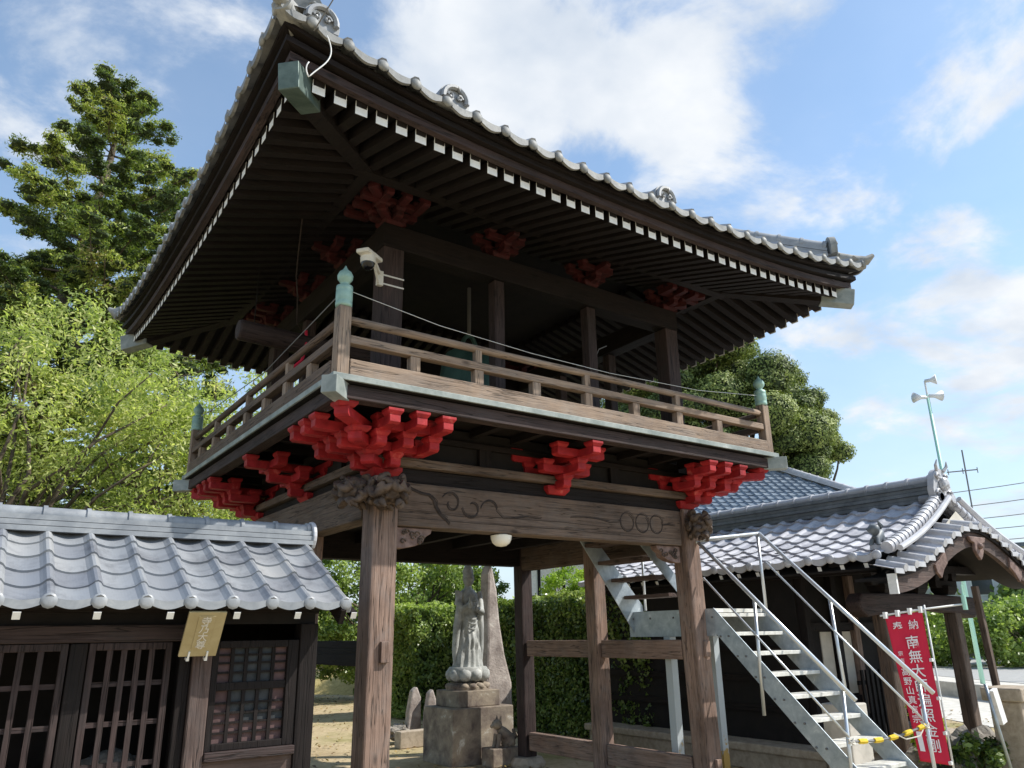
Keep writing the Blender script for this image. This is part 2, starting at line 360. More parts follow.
def eave_caps(P0, U, D, Nn, ntile, pitch, lift=None, rad=.055, roll=.30, lip=.05, proud=.02, S=10, flat=.5):
    P0, U, D, Nn = Vector(P0), Vector(U), Vector(D), Vector(Nn)
    mb = MB()
    out_ = Vector((-D.x, -D.y, 0)).normalized()
    for k in range(ntile):
        c = P0+U*((k+1-roll/2)*pitch)+Nn*.012
        if lift: c = c+Vector((0, 0, lift((k+1-roll/2)*pitch, 0)))
        bm = bmesh.new(); bmesh.ops.create_icosphere(bm, subdivisions=2, radius=1)
        zz_ = U.cross(out_)
        mb.add([c+U*(v.co.x*rad)+zz_*(v.co.y*rad)+out_*(v.co.z*rad*flat+proud*.6) for v in bm.verts], [tuple(v.index for v in f.verts) for f in bm.faces]); bm.free()
    # hanging lip of pan tiles
    for k in range(ntile):
        vs = []
        for i in range(S+1):
            s = i/S*(1-roll)+k-.02; p = P0+U*(s*pitch)+out_*proud
            if lift: p = p+Vector((0, 0, lift(s*pitch, 0)))
            dp = -.016*math.sin(math.pi*i/S)
            lo = -lip*(.55+.45*math.sin(math.pi*i/S))
            vs += [p+Vector((0, 0, .03+dp)), p+Vector((0, 0, lo+dp)), p+Vector((0, 0, lo+dp))-out_*.03]
        mb.add(vs, [(i*3+j, i*3+3+j, i*3+4+j, i*3+1+j) for i in range(S) for j in (0, 1)])
    return mb

# ------------------------------------------------------------------ ground
def gz(x, y):
    d = max(0, y-16)*.5
    return G + .02*noise.noise(Vector((x*.5, y*.5, 0)))
gm = MB(); xs = [-700, -200, -60]+[-20+i*.8 for i in range(90)]+[70, 130, 300, 800]; ys = [-300, -60]+[-14+i*.8 for i in range(70)]+[50, 80, 150, 400, 1200]
for y in ys:
    for x in xs: gm.v.append((x, y, gz(x, y)))
nx = len(xs); gm.f = [(j*nx+i, j*nx+i+1, (j+1)*nx+i+1, (j+1)*nx+i) for j in range(len(ys)-1) for i in range(nx-1)]
g = mat('sandy_temple_ground', (.4, .3, .2), .95, 0, .1); n, l, b = nodes(g); v = coords(n, l)
f1 = noi(n, l, v, .35, 6, .6); f2 = noi(n, l, v, 9, 6, .7); f3 = noi(n, l, v, 60, 3, .7)
c1 = ramp(n, l, f1, ((.35, (.40, .31, .19)), (.52, (.52, .42, .27)), (.66, (.30, .27, .12))))
c2 = mixc(n, l, 1.0, c1, ramp(n, l, f2, ((.3, (.72, .70, .66)), (.6, (1, 1, 1)))), 'MULTIPLY')
l.new(c2, b.inputs['Base Color']); bump(n, l, b, f3, .5, .02); M['ground'] = g
o = link('ground', gm, 'ground', smooth=True); o['kind'] = 'structure'

# ------------------------------------------------------------------ bell tower gate
W, D = 4.6, 3.8
T = thing('bell_tower_gate', 'tall two-storey dark wooden temple bell tower gate with red bracket clusters and grey tiled roof', 'bell tower', (2.3, 1.9, G))
def P(name, mb, m, **k): return link(name, mb, m, T, **k)
def post(name, xt, yt, zt, xb, yb, zb, wd, m):
    h = wd/2; q = lambda x, y, z: [(x-h, y-h, z), (x+h, y-h, z), (x+h, y+h, z), (x-h, y+h, z)]
    return P(name, MB().hexa(q(xb, yb, zb), q(xt, yt, zt)), m, bev=.022)
for (x, y, sxp) in ((.01, 0, -.02), (W+.035, 0, .09), (0, D/2, -.03), (0, D, -.03), (W, D/2, .03), (W, D, .03)):
    s_ = post('post', x, y, 3.36, x+sxp, y, G+.12, (.285 if x < 1 else .265) if y == 0 else .235, 'postz' if y < D else 'midz')  # rear posts take a darker wood: their shade is put into the colour
    fb = MB().lathe([(.30, 0), (.30, .05), (.24, .13), (.20, .14)], (x+sxp, y, G), 20); P('footing_stone', fb, 'tan', smooth=False)
# tie rails between side posts and wedge ends
for x, zz0, zz1 in ((W+.02, 1.39, 1.64), (W+.03, -.06, .21)):
    for ya, yb in ((.15, D/2-.135), (D/2+.135, D-.135)):
        P('tie_rail', MB().box(x-.06, x+.06, ya, yb, zz0, zz1), 'posty', bev=.012)
for ya, yb in ((.15, D/2-.135), (D/2+.135, D-.135)):
    P('tie_rail', MB().box(-.07, .05, ya, yb, 1.46, 1.71), 'darky', bev=.012)
for x, z in ((.03, 1.60), (W+.11, 1.52), (W+.13, .1)):
    P('wedge_tenon', MB().box(x-.045, x+.045, -.185, -.14, z-.10, z+.10), 'postz', bev=.008)
# big beams
P('front_beam', MB().box(.15, W-.15, -.12, .12, 2.85, 3.32), 'beamx', bev=.015)
P('side_beam', MB().box(-.14, .10, .15, D, 2.93, 3.38), 'beamy', bev=.015)
P('side_beam', MB().box(W-.10, W+.13, .15, D, 2.80, 3.32), 'beamy', bev=.015)
P('rear_beam', MB().box(.13, W-.13, D-.12, D+.12, 2.87, 3.32), 'darkx', bev=.015)
P('ceiling', MB().box(.1, W-.1, .12, D-.12, 3.28, 3.31), 'nearblack')
for k in range(5):
    x = .55+k*.87; P('ceiling_joist', MB().box(x-.06, x+.06, .12, D-.12, 3.10, 3.278), 'darky')
# storey of rails and dark panels below the deck
P('groove_beam', MB().box(-.08, W+.08, -.085, .085, 3.323, 3.48), 'darkx', bev=.01)
P('groove_beam', MB().box(-.085, .085, .09, D+.08, 3.383, 3.48), 'darky', bev=.01)
P('groove_beam', MB().box(W-.085, W+.085, .09, D+.08, 3.323, 3.48), 'darky', bev=.01)
P('ledge', MB().box(-.17, W+.17, -.17, .12, 3.483, 3.58), 'beamx', bev=.012)
P('ledge', MB().box(-.17, .12, .123, D+.17, 3.483, 3.58), 'beamy', bev=.012)
P('ledge', MB().box(W-.12, W+.17, .123, D+.17, 3.483, 3.58), 'beamy', bev=.012)
P('wall_panel', MB().box(0, W, -.03, .03, 3.583, 4.0), 'nearblack')
P('wall_panel', MB().box(-.03, .03, .033, D, 3.583, 4.0), 'nearblack')
P('wall_panel', MB().box(W-.03, W+.03, .033, D, 3.583, 4.0), 'nearblack')
P('wall_panel', MB().box(.05, W-.05, D-.03, D+.03, 3.33, 4.0), 'nearblack')
for x in (1.28, 3.32): P('strut', MB().box(x-.08, x+.08, -.09, -.035, 3.583, 3.86), 'darkz', bev=.006)
for y in (.95, 2.85):
    P('strut', MB().box(-.09, -.035, y-.07, y+.07, 3.583, 3.86), 'darkz', bev=.006)
P('upper_rail', MB().box(-.10, W+.10, -.10, -.035, 3.80, 3.865), 'darkx', bev=.006)
P('upper_rail', MB().box(-.10, -.035, -.03, D+.1, 3.80, 3.865), 'darky', bev=.006)
# carved vine on the front beam
def vine(pts, r=.011):
    P('carved_vine', MB().tube([(x, -.119, z) for x, z in pts], [r*(.7+.5*math.sin(math.pi*i/(len(pts)-1))) for i in range(len(pts))], 6).tube([(x+.012, -.119, z+.016) for x, z in pts], r*.45, 5), 'vine')
def sp(c, r0, r1, a0, a1, n=18): return [(c[0]+(r0+(r1-r0)*k/n)*math.cos(a0+(a1-a0)*k/n), c[1]+(r0+(r1-r0)*k/n)*math.sin(a0+(a1-a0)*k/n)) for k in range(n+1)]
vine([(.2, 3.29), (.32, 3.24), (.42, 3.21), (.52, 3.2), (.58, 3.15), (.6, 3.08), (.66, 3.0), (.74, 2.94), (.78, 2.90)], .014)
vine([(.55, 3.19), (.62, 3.13), (.62, 3.07), (.67, 3.0), (.75, 2.96)], .009)
vine(sp((.80, 3.13), .13, .04, 2.6, -3.4)); vine(sp((1.07, 3.10), .13, .05, 3.2, 8.2)); vine(sp((1.32, 3.09), .13, .09, 3.0, .2))
vine([(1.40, 3.1), (1.5, 3.02), (1.65, 3.03), (1.85, 3.06), (2.05, 3.05)], .008)
for i, cx in enumerate((3.45, 3.72, 3.98)): vine(sp((cx, 3.10), .13, .105, .3, 7.6-.4*i, 26), .008)
vine([(3.35, 3.1), (3.15, 3.08), (2.95, 3.11), (2.7, 3.12), (2.5, 3.1)], .007); vine([(4.08, 3.1), (4.2, 3.12), (4.33, 3.11)], .009)
for z in (3.02, 2.935): vine([(.16, z+.01), (1.2, z), (2.4, z+.012), (3.3, z-.006), (4.43, z+.004)], .004)
# carved lion-heads (beam noses) and nubs
def carved_lump(name, c, size, seed, m='carve'):
    mb = MB(); rr = random.Random(seed); c = Vector(c); S3 = Vector(size)
    mb.ico(c, 1, 4, (size[0]*.78, size[1]*.78, size[2]*.74), .28, 2.2, seed, True)
    for k in range(24):               # curling leaf and cloud scrolls in horizontal layers
        lay = -.8+1.6*(k % 6)/5; th = rr.uniform(0, 2*math.pi); w_ = math.sqrt(max(.05, 1-lay*lay*.8))
        p0 = Vector((math.cos(th)*w_, math.sin(th)*w_, lay)); dr = rr.choice((-1, 1)); pts = []; rad = []
        for i in range(9):
            t = i/8; a_ = th+dr*.75*t; cur = .16*math.sin(t*5.0+k)
            q_ = Vector((math.cos(a_)*w_*(.88+.16*t), math.sin(a_)*w_*(.88+.16*t), lay+cur*.9-.1*t))
            pts.append(c+Vector((q_.x*size[0], q_.y*size[1], q_.z*size[2]))); rad.append(min(size)*(.30*(1-t)**.7+.04))
        mb.tube(pts, rad, 7)
    return smooth_angle(P(name, mb, m), 60)
carved_lump('carved_beam_nose', (-.05, -.30, 3.17), (.21, .20, .17), 3)
carved_lump('carved_beam_nose', (-.33, -.06, 3.18), (.20, .20, .17), 5)
carved_lump('carved_beam_nose', (W+.02, -.29, 3.13), (.16, .17, .19), 8)
carved_lump('carved_beam_nose', (W+.33, -.0, 3.13), (.19, .16, .18), 9)
def nub(x0, dx, ax='x'):
    pr = [(0, 0), (.44, 0), (.43, -.05), (.36, -.09), (.33, -.15), (.24, -.19), (.1, -.22), (0, -.22)]
    if ax == 'x': q = [(x0+dx*a, -.07, 2.845+c) for a, c in pr]; P('carved_nub', MB().prism(q, (0, .12, 0)), 'carvel', bev=.01)
    mb = MB(); rr = random.Random(int(x0*10))
    for k in range(9):
        cx, cz = rr.uniform(.06, .36), rr.uniform(-.15, -.04)
        mb.tube([(x0+dx*(cx+.035*math.cos(t)*(1-t/9)), -.078, 2.845+cz+.03*math.sin(t)*(1-t/9)) for t in np.linspace(0, 5.5, 10)], .009, 5)
    P('carved_scroll', mb, 'carve')
nub(.155, 1); nub(W-.155, -1)
# red bracket clusters
def masu(mb, c, wd, h):        # bearing block: narrow foot flaring to a square cap plate
    x, y, z = c; a, b = wd/2, wd/2*.74
    q = lambda e, zz_: [(x-e, y-e, zz_), (x+e, y-e, zz_), (x+e, y+e, zz_), (x-e, y+e, zz_)]
    mb.hexa(q(b, z), q(a, z+h*.55)); mb.hexa(q(a, z+h*.55), q(a, z+h))
def arm(mb, c, d, ln, back, wd, h):     # bracket arm along unit d, square nose with a small chamfer underneath
    c = Vector(c); d = Vector(d).normalized(); s_ = Vector((-d.y, d.x, 0))
    poly = [c+d*a+Vector((0, 0, b))-s_*wd/2 for a, b in [(-back+.03, 0), (ln-.03, 0), (ln, h*.22), (ln, h), (-back, h), (-back, h*.22)]]
    mb.prism(poly, s_*wd)
def cluster(name, x, y, dirs, z0=3.36, m='red', sc=1.0, tiers=3, split=True):
    base = MB(); masu(base, (x, y, z0), .34*sc, .10*sc)
    holder = P(name, base, m, bev=.005); one = MB()
    rise = .150*sc; z = z0+.06*sc
    dset = [Vector((*d, 0)).normalized() for d in dirs]
    def outward(d):
        if abs(d.x*d.y) > .1: return True
        if abs(d.x) > .5: return x < .1 and d.x < 0 or x > W-.1 and d.x > 0
        return y < .1 and d.y < 0 or y > D-.1 and d.y > 0
    def put(kind, fn):
        if split: q_ = MB(); fn(q_); link(kind, q_, m, holder, bev=.0025)
        else: fn(one)
    for t in range(1, tiers+1):
        zsh = 0
        for i, d in enumerate(dset):
            k = 1.32 if abs(d.x*d.y) > .1 else 1
            outl = (.28 if outward(d) else .185)*t*sc*k; wd = .115*sc*(1.25 if k > 1 else 1)
            put('bracket_arm', lambda q_: arm(q_, (x, y, z+.003*i), d, outl+wd/2, .1, wd, rise*.62))
            put('bearing_block', lambda q_: masu(q_, (x+d.x*outl, y+d.y*outl, z+rise*.62+.003*i), wd*1.42, rise*.40))
        if t > 1:
            for d in dset:
                if abs(d.x*d.y) > .1: continue
                inward = (d.x > .5 and x < W/2) or (d.x < -.5 and x > W/2) or (d.y > .5 and y < D/2) or (d.y < -.5 and y > D/2)
                if not outward(d): continue
                s_ = Vector((-d.y, d.x, 0)); o_ = .28*(t-1)*sc
                c_ = Vector((x+d.x*o_, y+d.y*o_, z+.011))
                if len(dset) == 3 and abs(d.dot(dset[0])) < .5: continue
                put('bracket_arm', lambda q_: arm(q_, c_, s_, .36*sc, .36*sc, .12*sc, rise*.62))
                for e in (-1, 1): put('bearing_block', lambda q_: masu(q_, (c_.x+s_.x*.29*e*sc, c_.y+s_.y*.29*e*sc, z+rise*.62+.011), .165*sc, rise*.40))
                if len(dset) > 3:
                    for e in (-1, 1):
                        p_ = c_+s_*(.30*e*sc)-Vector((0, 0, .017))
                        put('bracket_arm', lambda q_: arm(q_, p_, d, .34*sc, .05, .115*sc, rise*.62))
                        put('bearing_block', lambda q_: masu(q_, (p_.x+d.x*.28*sc, p_.y+d.y*.28*sc, z+rise*.62-.006), .165*sc, rise*.40))
        z += rise
    if not split: link('bracket_arms', one, m, holder, bev=.004)
    return holder
q = .62
for (x, y, ds) in ((0, 0, [(-1, 0), (0, -1), (1, 0), (0, 1), (-1, -1)]), (W, 0, [(1, 0), (0, -1), (-1, 0), (0, 1), (1, -1)]),
                   (W/2, 0, [(0, -1), (1, 0), (-1, 0)]), (0, D/2, [(-1, 0), (0, 1), (0, -1)]), (0, D, [(-1, 0), (0, 1), (0, -1), (1, 0), (-1, 1)]),
                   (W, D/2, [(1, 0), (0, 1), (0, -1)]), (W, D, [(1, 0), (0, 1), (0, -1), (-1, 0), (1, 1)])):
    cluster('red_bracket_cluster', x, y, ds, split=not (x == W and y > 0))
# deck
dk = 1.0
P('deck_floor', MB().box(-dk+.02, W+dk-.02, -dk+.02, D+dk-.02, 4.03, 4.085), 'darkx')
for (a, b_, c, d_) in ((-dk, W+dk, -dk, -dk+.05), (-dk, W+dk, D+dk-.05, D+dk), (-dk, -dk+.05, -dk+.052, D+dk-.052), (W+dk-.05, W+dk, -dk+.052, D+dk-.052)):
    P('copper_edging', MB().box(a, b_, c, d_, 4.035, 4.095), 'coppergrey', bev=.004)
for (a, b_, c, d_, mm) in ((-dk+.07, W+dk-.07, -dk+.07, -dk+.22, 'midx'), (-dk+.07, W+dk-.07, D+dk-.22, D+dk-.07, 'midx'), (-dk+.07, -dk+.22, -dk+.223, D+dk-.223, 'midy'), (W+dk-.22, W+dk-.07, -dk+.223, D+dk-.223, 'midy')):
    P('edge_beam', MB().box(a, b_, c, d_, 3.88, 4.018), mm, bev=.008)
for k in range(11):
    x = -.6+k*.58; P('deck_joist', MB().box(x-.045, x+.045, -dk+.23, -.04, 3.93, 4.028), 'darky')
for k in range(8):
    y = .1+k*.56; P('deck_joist', MB().box(-dk+.23, -.04, y-.045, y+.045, 3.93, 4.028), 'darkx')
for (cx, cy) in ((-dk-.03, -dk-.03), (W+dk+.03, -dk-.03), (-dk-.03, D+dk+.03), (W+dk+.03, D+dk+.03)):
    ex = -1 if cx < 0 else 1; ey = -1 if cy < 0 else 1
    a = Vector((cx-ex*.28, cy-ey*.28, 3.95)); b_ = Vector((cx+ex*.03, cy+ey*.03, 3.95))
    P('corner_beam_cap', MB().beam(a, b_, .15, .17), 'coppergrey', bev=.006)
# railing
rg = .89; zt = 4.087
RP = [(-rg, -rg), (W+rg, -rg), (-rg, D+rg), (W+rg, D+rg)]
for x, y in RP:
    P('railing_post', MB().box(x-.065, x+.065, y-.065, y+.065, zt, 4.80), 'railz', bev=.01)
    P('onion_finial', MB().lathe([(.078, 0), (.082, .02), (.082, .05), (.078, .06), (.082, .07), (.082, .16), (.078, .17), (.082, .18), (.080, .22), (.05, .235), (.036, .25), (.05, .265), (.074, .30), (.078, .335), (.06, .375), (.03, .40), (.012, .43), (.004, .45)], (x, y, 4.80), 20), 'copper', smooth=True)
def rail_side(ax, fixed, a0, a1, first, step_, m1):
    def bx(lo, hi, t, z0, z1): return MB().box(lo, hi, fixed-t, fixed+t, z0, z1) if ax == 'x' else MB().box(fixed-t, fixed+t, lo, hi, z0, z1)
    e0, e1 = a0+.067, a1-.067
    P('bottom_rail', bx(e0, e1, .075, zt+.003, 4.265), m1, bev=.01)
    P('middle_rail', bx(e0, e1, .05, 4.43, 4.515), m1, bev=.008)
    pa, pb = ((e0, fixed, 4.68), (e1, fixed, 4.68)) if ax == 'x' else ((fixed, e0, 4.68), (fixed, e1, 4.68))
    P('top_rail', MB().tube([pa, pb], .042, 12), m1, smooth=True)
    k = 0; p = first
    while p < a1-.3:
        tall = k % 2 == 1
        P('baluster', bx(p-.055, p+.055, .045, 4.268, 4.428), 'railz', bev=.006)
        if tall:
            P('baluster', bx(p-.04, p+.04, .035, 4.518, 4.66), 'railz', bev=.006)
        p += step_; k += 1
rail_side('x', -rg, -rg, W+rg, -.11, .765, 'railx'); rail_side('x', D+rg, -rg, W+rg, -.11, .765, 'railx')
rail_side('y', -rg, -rg, D+rg, -.15, .72, 'beamy'); rail_side('y', W+rg, -rg, D+rg, -.15, .72, 'beamy')
# upper storey columns and lintel
UP = [(0, 0, .26), (1.52, 0, .15), (3.06, 0, .15), (W, 0, .24), (0, 1.27, .15), (0, 2.53, .15), (0, D, .24), (W, 1.27, .15), (W, 2.53, .15), (W, D, .24), (1.52, D, .15), (3.06, D, .15)]
for x, y, wd in UP:
    P('upper_post', MB().box(x-wd/2, x+wd/2, y-wd/2, y+wd/2, zt, 6.05), 'midz', bev=.01)
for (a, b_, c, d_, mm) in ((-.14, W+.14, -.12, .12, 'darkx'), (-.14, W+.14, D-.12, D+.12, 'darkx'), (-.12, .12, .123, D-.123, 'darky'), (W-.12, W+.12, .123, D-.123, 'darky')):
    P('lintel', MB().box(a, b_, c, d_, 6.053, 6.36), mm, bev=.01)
for (x, y, ds) in ((0, 0, [(-1, 0), (0, -1), (1, 0), (0, 1), (-1, -1)]), (W, 0, [(1, 0), (0, -1), (-1, 0), (0, 1), (1, -1)]),
                   (1.52, 0, [(0, -1), (1, 0), (-1, 0)]), (3.06, 0, [(0, -1), (1, 0), (-1, 0)]),
                   (0, 1.27, [(-1, 0), (0, 1), (0, -1)]), (0, 2.53, [(-1, 0), (0, 1), (0, -1)]), (0, D, [(-1, 0), (0, 1), (0, -1), (1, 0), (-1, 1)]),
                   (W, D, [(1, 0), (0, 1), (0, -1), (-1, 0), (1, 1)])):
    cluster('upper_bracket_cluster', x, y, ds, 6.36, 'redshade', .78, 2, False)
for (a, b_, c, d_, mm) in ((-.75, W+.75, -.66, -.52, 'darkx'), (-.75, W+.75, D+.52, D+.66, 'darkx'), (-.66, -.52, -.52, D+.52, 'darky'), (W+.52, W+.66, -.52, D+.52, 'darky')):
    P('purlin', MB().box(a, b_, c, d_, 6.56, 6.68), mm)
P('inner_ceiling', MB().box(-.5, W+.5, -.5, D+.5, 6.93, 6.97), 'nearblack')
# roof
ov = 2.09; cx0, cy0 = W/2, D/2; hx, hy = W/2+ov, D/2+ov
def curve(t, k): return k*abs(t)**2.6
def lx(x, k=.40): return curve((x-cx0)/hx, k)
def ly(y, k=.40): return curve((y-cy0)/hy, k)
rs = .30                                                 # rafter slope
def rafter_line(side, p):
    # returns start (eave) and end (inner) points
    e = 1.83
    if side == 'f': z = 6.225+lx(p, .24); return (p, -e, z)
    if side == 'b': z = 6.225+lx(p, .24); return (p, D+e, z)
    if side == 'l': z = 6.225+ly(p, .24); return (-e, p, z)
    if side == 'r': z = 6.225+ly(p, .24); return (W+e, p, z)
cnt = 0; far = MB(); farend = MB()
for side in 'flrb':
    lo, hi = (-1.62, W+1.62) if side in 'fb' else (-1.62, D+1.62)
    nr = int((hi-lo)/.203)
    for k in range(nr+1):
        p = lo+(hi-lo)*k/nr; s_ = Vector(rafter_line(side, p))
        inn = {'f': Vector((0, 1, 0)), 'b': Vector((0, -1, 0)), 'l': Vector((1, 0, 0)), 'r': Vector((-1, 0, 0))}[side]
        dc = min(p-(-1.83), (hi+.21)-p); ln = min(2.1, dc+.02)   # shorten at the hips
        e_ = s_+inn*ln; e_.z = s_.z+rs*ln
        if side in 'fl' or (side == 'r' and p < D-.1):
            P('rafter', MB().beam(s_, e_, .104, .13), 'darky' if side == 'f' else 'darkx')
            q_ = s_-inn*.003
            P('rafter_end', MB().beam(q_, s_-inn*.0005, .118, .142, (0, 0, 1)), 'white'); cnt += 1
        else:
            far.beam(s_, e_, .098, .12); farend.beam(s_-inn*.003, s_-inn*.0005, .10, .125)
o = P('rear_rafters', far, 'darkx'); o['kind'] = 'stuff'; o = P('rear_rafter_ends', farend, 'white'); o['kind'] = 'stuff'
# soffit boards above rafters
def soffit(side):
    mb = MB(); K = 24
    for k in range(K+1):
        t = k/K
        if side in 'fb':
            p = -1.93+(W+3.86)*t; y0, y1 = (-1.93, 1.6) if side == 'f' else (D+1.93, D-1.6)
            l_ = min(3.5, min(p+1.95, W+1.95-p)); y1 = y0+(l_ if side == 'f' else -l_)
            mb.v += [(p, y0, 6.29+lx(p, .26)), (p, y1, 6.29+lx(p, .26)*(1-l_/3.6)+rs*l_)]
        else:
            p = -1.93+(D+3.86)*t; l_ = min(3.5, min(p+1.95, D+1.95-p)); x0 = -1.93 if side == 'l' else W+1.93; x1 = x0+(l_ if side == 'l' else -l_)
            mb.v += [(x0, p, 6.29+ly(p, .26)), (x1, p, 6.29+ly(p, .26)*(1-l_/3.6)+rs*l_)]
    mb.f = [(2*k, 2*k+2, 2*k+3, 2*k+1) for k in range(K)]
    P('soffit', mb, 'nearblack')
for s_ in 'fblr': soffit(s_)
# eave boards (curved)
def strip(name, m, off, z0, z1, th, kk):
    for side in 'flrb':
        mb = MB(); K = 40; half = off
        lo, hi = -half, (W if side in 'fb' else D)+half
        for k in range(K+1):
            p = lo+(hi-lo)*k/K; lf = (lx if side in 'fb' else ly)(p, kk)
            for dz in (z0, z1):
                for dt in (0, th):
                    if side == 'f': v = (max(lo+dt, min(hi-dt, p)), -half+dt, dz+lf)
                    if side == 'b': v = (max(lo+dt, min(hi-dt, p)), D+half-dt, dz+lf)
                    if side == 'l': v = (-half+dt, max(lo+dt, min(hi-dt, p)), dz+lf)
                    if side == 'r': v = (W+half-dt, max(lo+dt, min(hi-dt, p)), dz+lf)
                    mb.v.append(v)
        for k in range(K):
            a = 4*k; mb.f += [(a, a+4, a+6, a+2), (a+1, a+3, a+7, a+5), (a, a+1, a+5, a+4), (a+2, a+6, a+7, a+3)]
        mb.f += [(0, 2, 3, 1), (4*K, 4*K+1, 4*K+3, 4*K+2)]
        P(name, mb, m if isinstance(m, str) else m[0 if side in 'fb' else 1])
strip('eave_board', ('midx', 'midy'), 1.93, 6.265, 6.35, .07, .26)
strip('upper_eave_board', ('darkx', 'darky'), 1.99, 6.352, 6.41, .10, .30)
strip('tile_batten', ('darkx', 'darky'), 2.03, 6.412, 6.455, .12, .36)
# hip rafters with copper ends
for ex, ey in ((-1, -1), (1, -1), (-1, 1), (1, 1)):
    X = 0 if ex < 0 else W; Y = 0 if ey < 0 else D
    b_ = Vector((X+ex*1.93, Y+ey*1.93, 6.33)); a = Vector((X-ex*.2, Y-ey*.2, 6.33+rs*1.9)); c_ = a.lerp(b_, .85)
    P('hip_rafter', MB().beam(a, c_, .17, .22), 'darky'); P('hip_rafter_cap', MB().beam(c_, b_, .19, .25), 'copperdark' if ex < 0 and ey < 0 else 'coppergrey', bev=.01)
# tile slopes
pt = .333; rl = .27
def hip_slope(side):
    base = 6.46; half = hx if side in 'fb' else hy
    n_t = int(round(2*half/pt)); ptt = 2*half/n_t
    sl = .56; run = hy; ln = math.hypot(1, sl); nrow = int(run*ln/rl)
    ex, ey = W/2, D/2
    if side == 'f': P0 = (cx0-hx, cy0-hy, base); U = (1, 0, 0); Dn = Vector((0, 1, sl)).normalized()
    if side == 'b': P0 = (cx0+hx, cy0+hy, base); U = (-1, 0, 0); Dn = Vector((0, -1, sl)).normalized()
    if side == 'l': P0 = (cx0-hx, cy0+hy, base); U = (0, -1, 0); Dn = Vector((1, 0, sl)).normalized()
    if side == 'r': P0 = (cx0+hx, cy0-hy, base); U = (0, 1, 0); Dn = Vector((-1, 0, sl)).normalized()
    Nn = Vector((-Dn.x*0-(Dn.x*Dn.z if Dn.x else 0), -(Dn.y*Dn.z if Dn.y else 0), math.hypot(Dn.x, Dn.y)**2)).normalized()
    def rr(r): h_ = r*rl/ln/ptt; return (h_, n_t-h_)
    def lift(s_, t): return curve((s_-half)/half, .40)*max(0, 1-t/ln/run)**2+.12*(t/run)**2
    mb = kawara(P0, U, Dn, Nn, n_t, ptt, nrow, rl, rr, lift, amp=.055, roll=.34, step=.035, S=8, dip=.02)
    o = P('tile_roof', mb, 'tile', smooth=False)
    cp = eave_caps(P0, U, Dn, Nn, n_t, ptt, lift, rad=.058, roll=.34, lip=.05, proud=.03)
    smooth_angle(P('eave_tiles', cp, 'eavetile'), 50)
for s_ in 'flrb': hip_slope(s_)
# hip ridges and top ridge
top = 6.46+.56*hy+.12
def ridge_run(a, b_, wd, h, parent, m='tilep', nm='ridge', r=None, capstep=.33):
    a, b_ = Vector(a), Vector(b_); d = b_-a; Ln = d.length; d.normalize()
    o = link(nm, MB(), m, parent) if False else None
    mb = MB(); k = 4
    for i in range(k):
        w_ = wd*(1-.06*i) if i % 2 == 0 else wd*(.88-.06*i)
        o0 = Vector((0, 0, h*i/k+h/k/2)); mb.beam(a+o0, b_+o0, w_, h/k-.006)
    rr_ = r or wd*.36; c0 = Vector((0, 0, h))
    mb.tube([a+c0, b_+c0], rr_, 12)
    x = 0
    while x < Ln: 
        p = a+c0+d*x; mb.tube([p, p+d*.045], rr_*1.16, 12); x += capstep
    return smooth_angle(link(nm, mb, m, parent), 35)
def hp(ex, ey, t):  # along hip, t from 0 at eave corner to 1 at ridge end
    X = cx0+ex*hx; Y = cy0+ey*hy; run = hy*t
    return Vector((X-ex*run, Y-ey*run, 6.46+.40*(1-t)**2+.56*run+.12*t*t))
for ex, ey in ((-1, -1), (1, -1), (-1, 1), (1, 1)):
    pts = [hp(ex, ey, t) for t in (.09, .28, .5, .75, 1)]
    for a, b_ in zip(pts, pts[1:]): ridge_run(a, b_, .26, .2, T, 'tilep')
    c_ = hp(ex, ey, .09); dd = Vector((ex, ey, 0)).normalized()
    # corner ornament: rounded crest plate with swirl and an upturned end tile
    mb = MB(); sd_ = Vector((-dd.y, dd.x, 0)); o0 = c_+dd*.04
    plate = [o0+sd_*(.20*math.cos(t))+Vector((0, 0, .14+.22*math.sin(t))) for t in np.linspace(-.5, math.pi+.5, 16)]
    mb.prism(plate, dd*.09)
    for e in (-1, 1): mb.tube([o0+dd*.10+sd_*e*(.09+.055*math.cos(t)*(1-t/9))+Vector((0, 0, .18+.065*math.sin(t)*(1-t/9))) for t in np.linspace(0, 6.5, 14)], .018, 6)
    mb.ico(tuple(o0+dd*.12+Vector((0, 0, .06))), .06, 2)
    smooth_angle(P('corner_ornament', mb, 'mossy'), 45)
    mb = MB(); e0 = hp(ex, ey, .0)
    mb.tube([hp(ex, ey, .06)+Vector((0, 0, .06)), hp(ex, ey, .02)+Vector((0, 0, .05)), e0+dd*.05+Vector((0, 0, .07)), e0+dd*.15+Vector((0, 0, .15))], [.085, .085, .07, .03], 12)
    mb.tube([e0+dd*.0+Vector((0, 0, .03)), e0-dd*.25+Vector((0, 0, -.03))], .09, 12)
    smooth_angle(P('upturned_corner_tile', mb, 'mossy'), 50)
ridge_run((cx0-(hx-hy), cy0, top), (cx0+(hx-hy), cy0, top), .34, .42, T)
for e in (-1, 1):
    c_ = Vector((cx0+e*(hx-hy+.05), cy0, top)); P('ridge_end_ornament', MB().prism([c_+Vector((0, .3*math.cos(t), .25+.42*math.sin(t))) for t in np.linspace(-.4, math.pi+.4, 16)], (e*.12, 0, 0)), 'tilep')
